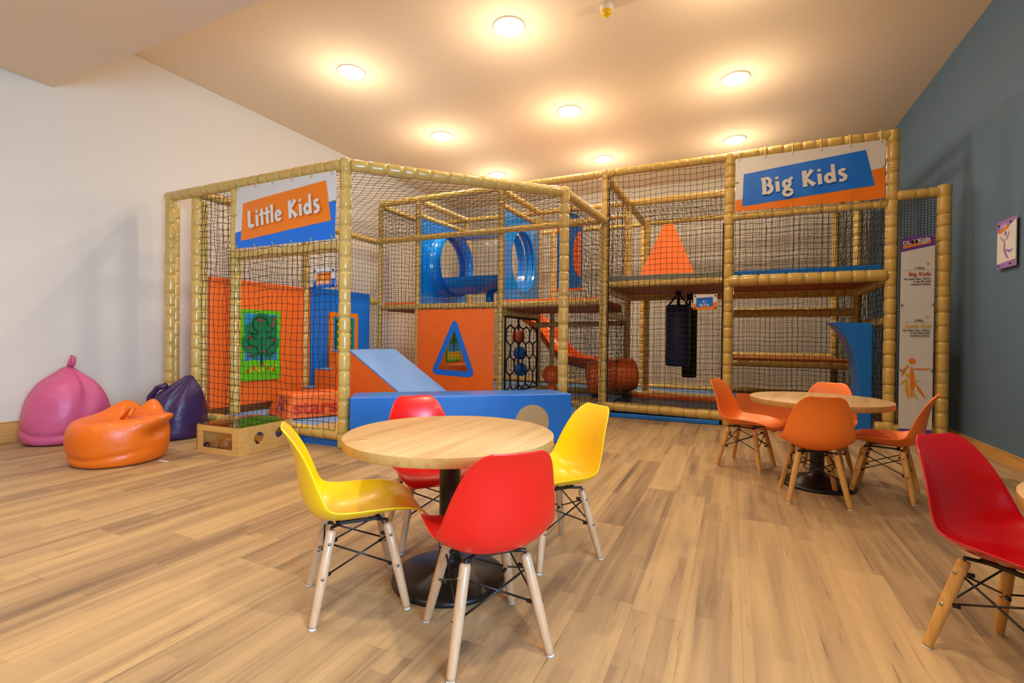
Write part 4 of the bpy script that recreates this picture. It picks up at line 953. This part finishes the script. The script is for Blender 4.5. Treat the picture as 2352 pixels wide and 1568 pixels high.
# ---------------------------------------------------------------- wooden discovery box
BX = empty('toy_box', (-3.01, 2.168, 0), math.radians(3), 'plywood sensory play box with round hand holes and clear top', 'toy box')
L1, L2, H_ = .415, .455, .190; th = .012
def hole_panel(w_, h_, holes, mtx):      # rectangle w_ x h_ with round holes made of real openings, thickness th
    mb = MB(); xs = [0]
    for cx, cz, r_ in holes: xs += [cx-r_*1.5, cx+r_*1.5]
    xs.append(w_)
    for i in range(0, len(xs)-1, 2): mb.box((xs[i], 0, 0), (xs[i+1], th, h_))
    for cx, cz, r_ in holes:
        inn = []; ou = []; xa, xb = cx-r_*1.5, cx+r_*1.5
        angs = sorted([2*PI*k_/32+.001 for k_ in range(32)]+[math.atan2(b-cz, a-cx) % (2*PI) for a in (xa, xb) for b in (0, h_)]); n_ = len(angs)
        for a in angs:
            c_, s_ = math.cos(a), math.sin(a); inn.append((cx+r_*c_, cz+r_*s_))
            tx = (r_*1.5)/abs(c_) if abs(c_) > 1e-6 else 1e9; ty = ((h_-cz)/s_ if s_ > 1e-6 else (cz/-s_ if s_ < -1e-6 else 1e9)); t_ = min(tx, ty); ou.append((cx+t_*c_, cz+t_*s_))
        vs = [(p[0], 0, p[1]) for p in ou]+[(p[0], 0, p[1]) for p in inn]+[(p[0], th, p[1]) for p in ou]+[(p[0], th, p[1]) for p in inn]; fs = []
        for k_ in range(n_):
            j_ = (k_+1) % n_; fs += [(k_, j_, n_+j_, n_+k_), (2*n_+k_, 3*n_+k_, 3*n_+j_, 2*n_+j_), (n_+k_, n_+j_, 3*n_+j_, 3*n_+k_)]
        mb.add(vs, fs)
    mb.v = [tuple(mtx @ Vector(v_)) for v_ in mb.v]; return mb
# side with two holes faces +x, window end faces -y
hole_panel(L2, H_, [(.16, .098, .043), (.335, .108, .038)], Matrix(((0, -1, 0, 0), (1, 0, 0, 0), (0, 0, 1, 0), (0, 0, 0, 1)))).build('side_panel', 'ply', BX)
MB().box((-L1, 0, 0), (-L1+th, L2, H_)).build('side_panel', 'ply', BX)
MB().box((-L1+th, L2-th, 0), (-th, L2, .035)).box((-L1+th, L2-th, H_-.04), (-th, L2, H_)).box((-L1+th, L2-th, .035), (-L1+.055, L2, H_-.04)).box((-.065, L2-th, .035), (-th, L2, H_-.04)).build('back_frame', 'ply', BX)
MB().box((-L1+.05, L2-.009, .03), (-.06, L2-.006, H_-.035)).build('window', 'clear', BX)
MB().box((-L1, 0, 0), (-th, th, .035)).box((-L1, 0, H_-.04), (-th, th, H_)).box((-L1, 0, .035), (-L1+.055, th, H_-.04)).box((-.065, 0, .035), (-th, th, H_-.04)).build('front_frame', 'ply', BX)
MB().box((-L1+.05, .006, .03), (-.06, .009, H_-.035)).build('window', 'clear', BX)
MB().box((-L1-.004, -.004, -.0), (.004, L2+.004, .008)).build('base', 'ply', BX)
mb = MB().box((-L1, 0, H_), (0, L2, H_+.005)); mb.build('lid', 'acrylic', BX)
for a in (.25, .5, .75):
    for b in (.3, .7): MB().lathe([(.036, H_+.0052), (.042, H_+.0056), (.042, H_+.0052)], 24, 0, Matrix.Translation((-L1*b, L2*a, 0))).build('hole_rim', 'steel', BX)
for a, b in ((.02, .02), (.98, .02), (.02, .98), (.98, .98)): MB().sphere((-L1*a, L2*b, H_+.005), .004, 8).build('screw', 'steel', BX)
rnd = random.Random(3); bxm = Matrix.Translation((-3.01, 2.168, 0)) @ Matrix.Rotation(math.radians(3), 4, 'Z')
toys = [(-.365, .045, 0, .027, 'dball', (1, 1, 1), 'small dark wooden ball in the left corner of the play box'), (-.30, .055, 0, .033, 'ball', (1.3, 1, 1), 'honey coloured wooden egg at the window of the play box, left of two'),
        (-.205, .065, 0, .045, 'ball', (1, 1, 1.05), 'large honey coloured wooden ball at the window of the play box'), (-.25, .16, 0, .040, 'ball', (1.2, 1, 1), 'wooden egg lying behind the large ball in the play box'),
        (-.072, .165, 0, .036, 'dball', (1.3, 1.2, 1), 'dark polished wooden egg behind the nearer hand hole of the play box'), (-.34, .15, 0, .036, 'ball', (1, 1.1, 1), 'wooden ball at the back of the play box')]
for x_, y_, z_, r_, m, sc_, lab in toys:
    o = MB().sphere((0, 0, 0), r_, 20, 0, sc_).build('wooden_ball', m); o.location = bxm @ Vector((x_, y_, r_*sc_[2]+.008)); tag(o, lab, 'ball', 'loose balls in the play box')

# ---------------------------------------------------------------- round tables
def table(lab, x, y, z, R_, rz, mark=False):
    t = empty('round_table', (x, y, 0), rz, lab, 'table', 'round play cafe tables')
    th_ = .032
    mb = MB().lathe([(.001, z), (R_-.003, z), (R_, z-.002)], 96, 0).lathe([(R_, z-.002), (R_, z-th_+.003), (R_-.004, z-th_)], 96, 1).lathe([(R_-.004, z-th_), (.001, z-th_)], 96, 1)
    mb.build('tabletop', ['tabletop', 'tabedge'], t)
    if mark: MB().lathe([(.001, z+.0006), (.020, z+.0006), (.021, z)], 24, 0).build('cap', 'tabedge', t).location = (-.0, -.0, 0)
    MB().lathe([(.036, .045), (.036, z-th_-.01)], 24).lathe([(.036, z-th_-.012), (.11, z-th_-.010), (.11, z-th_)], 24).build('column', 'black', t)
    MB().lathe([(.188, 0), (.192, .006), (.190, .014), (.182, .020), (.14, .034), (.08, .050), (.045, .060), (.037, .075)], 56).lathe([(.188, 0), (.001, 0)], 56).build('base', 'black', t)
    return t
t1 = table('round oak laminate table between the red and yellow chairs', -.87, 1.40, .497, .35, math.radians(90), True)
for c in t1.children:
    if c.name.startswith('cap'): c.location = Matrix.Rotation(-math.radians(90), 3, 'Z') @ Vector((-1.042+.87, 1.163-1.40, 0))
text_part('lettering', 'restaurant', .018, Matrix.Rotation(-math.radians(90), 4, 'Z') @ Matrix.Translation((-.006, -.0375, .12)) @ Matrix(((1, 0, 0, 0), (0, 0, -1, 0), (0, 1, 0, 0), (0, 0, 0, 1))) @ Matrix.Rotation(PI/2, 4, 'Z'), 'glide', t1, 0)
table('round oak laminate table between the four orange chairs', .445, 3.23, .495, .35, 1.4)
table('round oak laminate table cut off by the right edge beside the deep red chair', .905, 1.32, .497, .35, 1.0)

# ---------------------------------------------------------------- shell chairs
def shell_mb():
    prof = [(.197, .258, .105), (.190, .271, .130), (.170, .282, .145), (.125, .285, .155), (.065, .278, .160), (0, .270, .162), (-.06, .267, .162), (-.105, .276, .161), (-.138, .299, .160), (-.156, .334, .157),
            (-.165, .375, .151), (-.171, .415, .142), (-.178, .455, .130), (-.188, .495, .116), (-.200, .525, .101), (-.211, .545, .083), (-.218, .554, .062)]
    curl = [.002, .006, .016, .030, .044, .052, .056, .058, .058, .056, .050, .042, .032, .020, .012, .006, .003]
    nu = 16; vs = []; fs = []; n = len(prof)
    for j, (f, z, wd) in enumerate(prof):
        f0, z0, _ = prof[max(0, j-1)]; f1, z1, _ = prof[min(n-1, j+1)]
        d = Vector((f1-f0, z1-z0)).normalized(); nr = Vector((d.y, -d.x))
        if nr.y < 0 and j < 8: nr = -nr
        if j >= 8 and nr.x < 0: nr = -nr
        for i in range(nu+1):
            u_ = -1+2*i/nu; c = curl[j]*abs(u_)**2.4; vs.append((f+nr.x*c, u_*wd, z+nr.y*c))
    for j in range(n-1):
        for i in range(nu): a = j*(nu+1)+i; fs.append((a, a+1, a+nu+2, a+nu+1))
    mb = MB(); mb.add(vs, fs, 0, True); return mb
def make_chair(shell, wood, lab):
    t = empty('shell_chair', (0, 0, 0), 0, lab, 'chair')       # faces local +x
    o = shell_mb().build('seat_shell', shell, t)
    s_ = o.modifiers.new('thick', 'SOLIDIFY'); s_.thickness = .0065; s_.offset = 0; s_ = o.modifiers.new('smooth', 'SUBSURF'); s_.levels = 1; s_.render_levels = 2
    tops = {}; feet = {}
    for sx in (-1, 1):
        for sy in (-1, 1):
            a = Vector((sx*.080, sy*.082, .252)); b = Vector((sx*.132, sy*.132, .004)); tops[(sx, sy)] = a; feet[(sx, sy)] = b
            lg = MB().tube([a, a.lerp(b, .03), a.lerp(b, .5), a.lerp(b, .97), b], [.0125, .0145, .0145, .0115, .0105], 14).build('leg', wood, t)
            MB().lathe([(.001, 0), (.010, 0), (.0108, .002), (.0105, .005), (.001, .005)], 14, 0, Matrix.Translation((b.x, b.y, 0))).build('glide', 'glide', lg)
            for k_ in (.14, .50):
                p = a.lerp(b, k_); d_ = Vector((0, sy, .15)).normalized()
                MB().tube([p-d_*.016, p+d_*.0165], .0045, 10).build('bolt', 'steel', lg)
    br = MB()
    def at(k_, s_): return tops[s_].lerp(feet[s_], k_)
    for s1, s2 in (((-1, -1), (1, -1)), ((-1, 1), (1, 1)), ((-1, -1), (-1, 1)), ((1, -1), (1, 1))):
        o1, o2 = (.14, .50); e = 0
        br.tube([at(o1, s1), at(o2, s2)], .0028, 6); br.tube([at(o2, s1), at(o1, s2)], .0028, 6)
    for s1 in tops:
        for k_ in (.14, .50): p = at(k_, s1); br.tube([p+Vector((-.008*s1[0], -.008*s1[1], 0)), p+Vector((-.022*s1[0], -.02*s1[1], 0))], .0055, 6)
    br.build('cross_brace', 'black', t)
    bk = MB()
    for s1 in tops:
        p = tops[s1]; q_ = Vector((s1[0]*.055, s1[1]*.05, .255)); bk.tube([p+Vector((0, 0, -.012)), p+Vector((0, 0, .008)), q_, Vector((s1[0]*.03, s1[1]*.045, .259))], .0055, 6)
    bk.box((-.065, -.055, .253), (.065, -.043, .262)).box((-.065, .043, .253), (.065, .055, .262)).box((-.065, -.05, .253), (-.053, .05, .262)).box((.053, -.05, .253), (.065, .05, .262))
    bk.build('mounting_bracket', 'black', t)
    return t
def place(ch, c, d, lab=None):
    ch.location = (c[0], c[1], 0); ch.rotation_euler = (0, 0, math.atan2(d[1], d[0]))
    if lab: ch['label'] = lab
    ch['group'] = 'moulded shell chairs'
    return ch
r0 = make_chair('chred', 'beech', 'x'); place(r0, (-.607, 1.163), (-.73, .68), 'bright red shell chair seen from behind, nearest at the front table')
r1 = copy_tree(r0); place(r1, (-1.145, 1.66), (.77, -.64), 'bright red shell chair on the far side of the front table by the blue beam')
y0_ = make_chair('chyel', 'beech', 'x'); place(y0_, (-1.071, 1.171), (.65, .76), 'yellow shell chair on the left of the front table, seen from the side')
y1c = copy_tree(y0_); place(y1c, (-.625, 1.742), (-.62, -.79), 'yellow shell chair on the right of the front table, its inside showing')
o0 = make_chair('chora', 'beech2', 'x'); place(o0, (.085, 3.51), (.93, -.37), 'orange shell chair at the left end of the rear table')
o1 = copy_tree(o0); place(o1, (.388, 2.935), (-.07, 1), 'orange shell chair with its back to the viewer at the rear table')
o2 = copy_tree(o0); place(o2, (.755, 3.21), (-.943, .33), 'orange shell chair at the right of the rear table before the height chart')
o3 = copy_tree(o0); place(o3, (.51, 3.485), (-.33, -.94), 'orange shell chair on the far side of the rear table, only its back top showing')
d0 = make_chair('chdred', 'beech2', 'x'); place(d0, (.67, 1.62), (.62, -.79), 'deep red shell chair by the right edge near the slate blue wall')
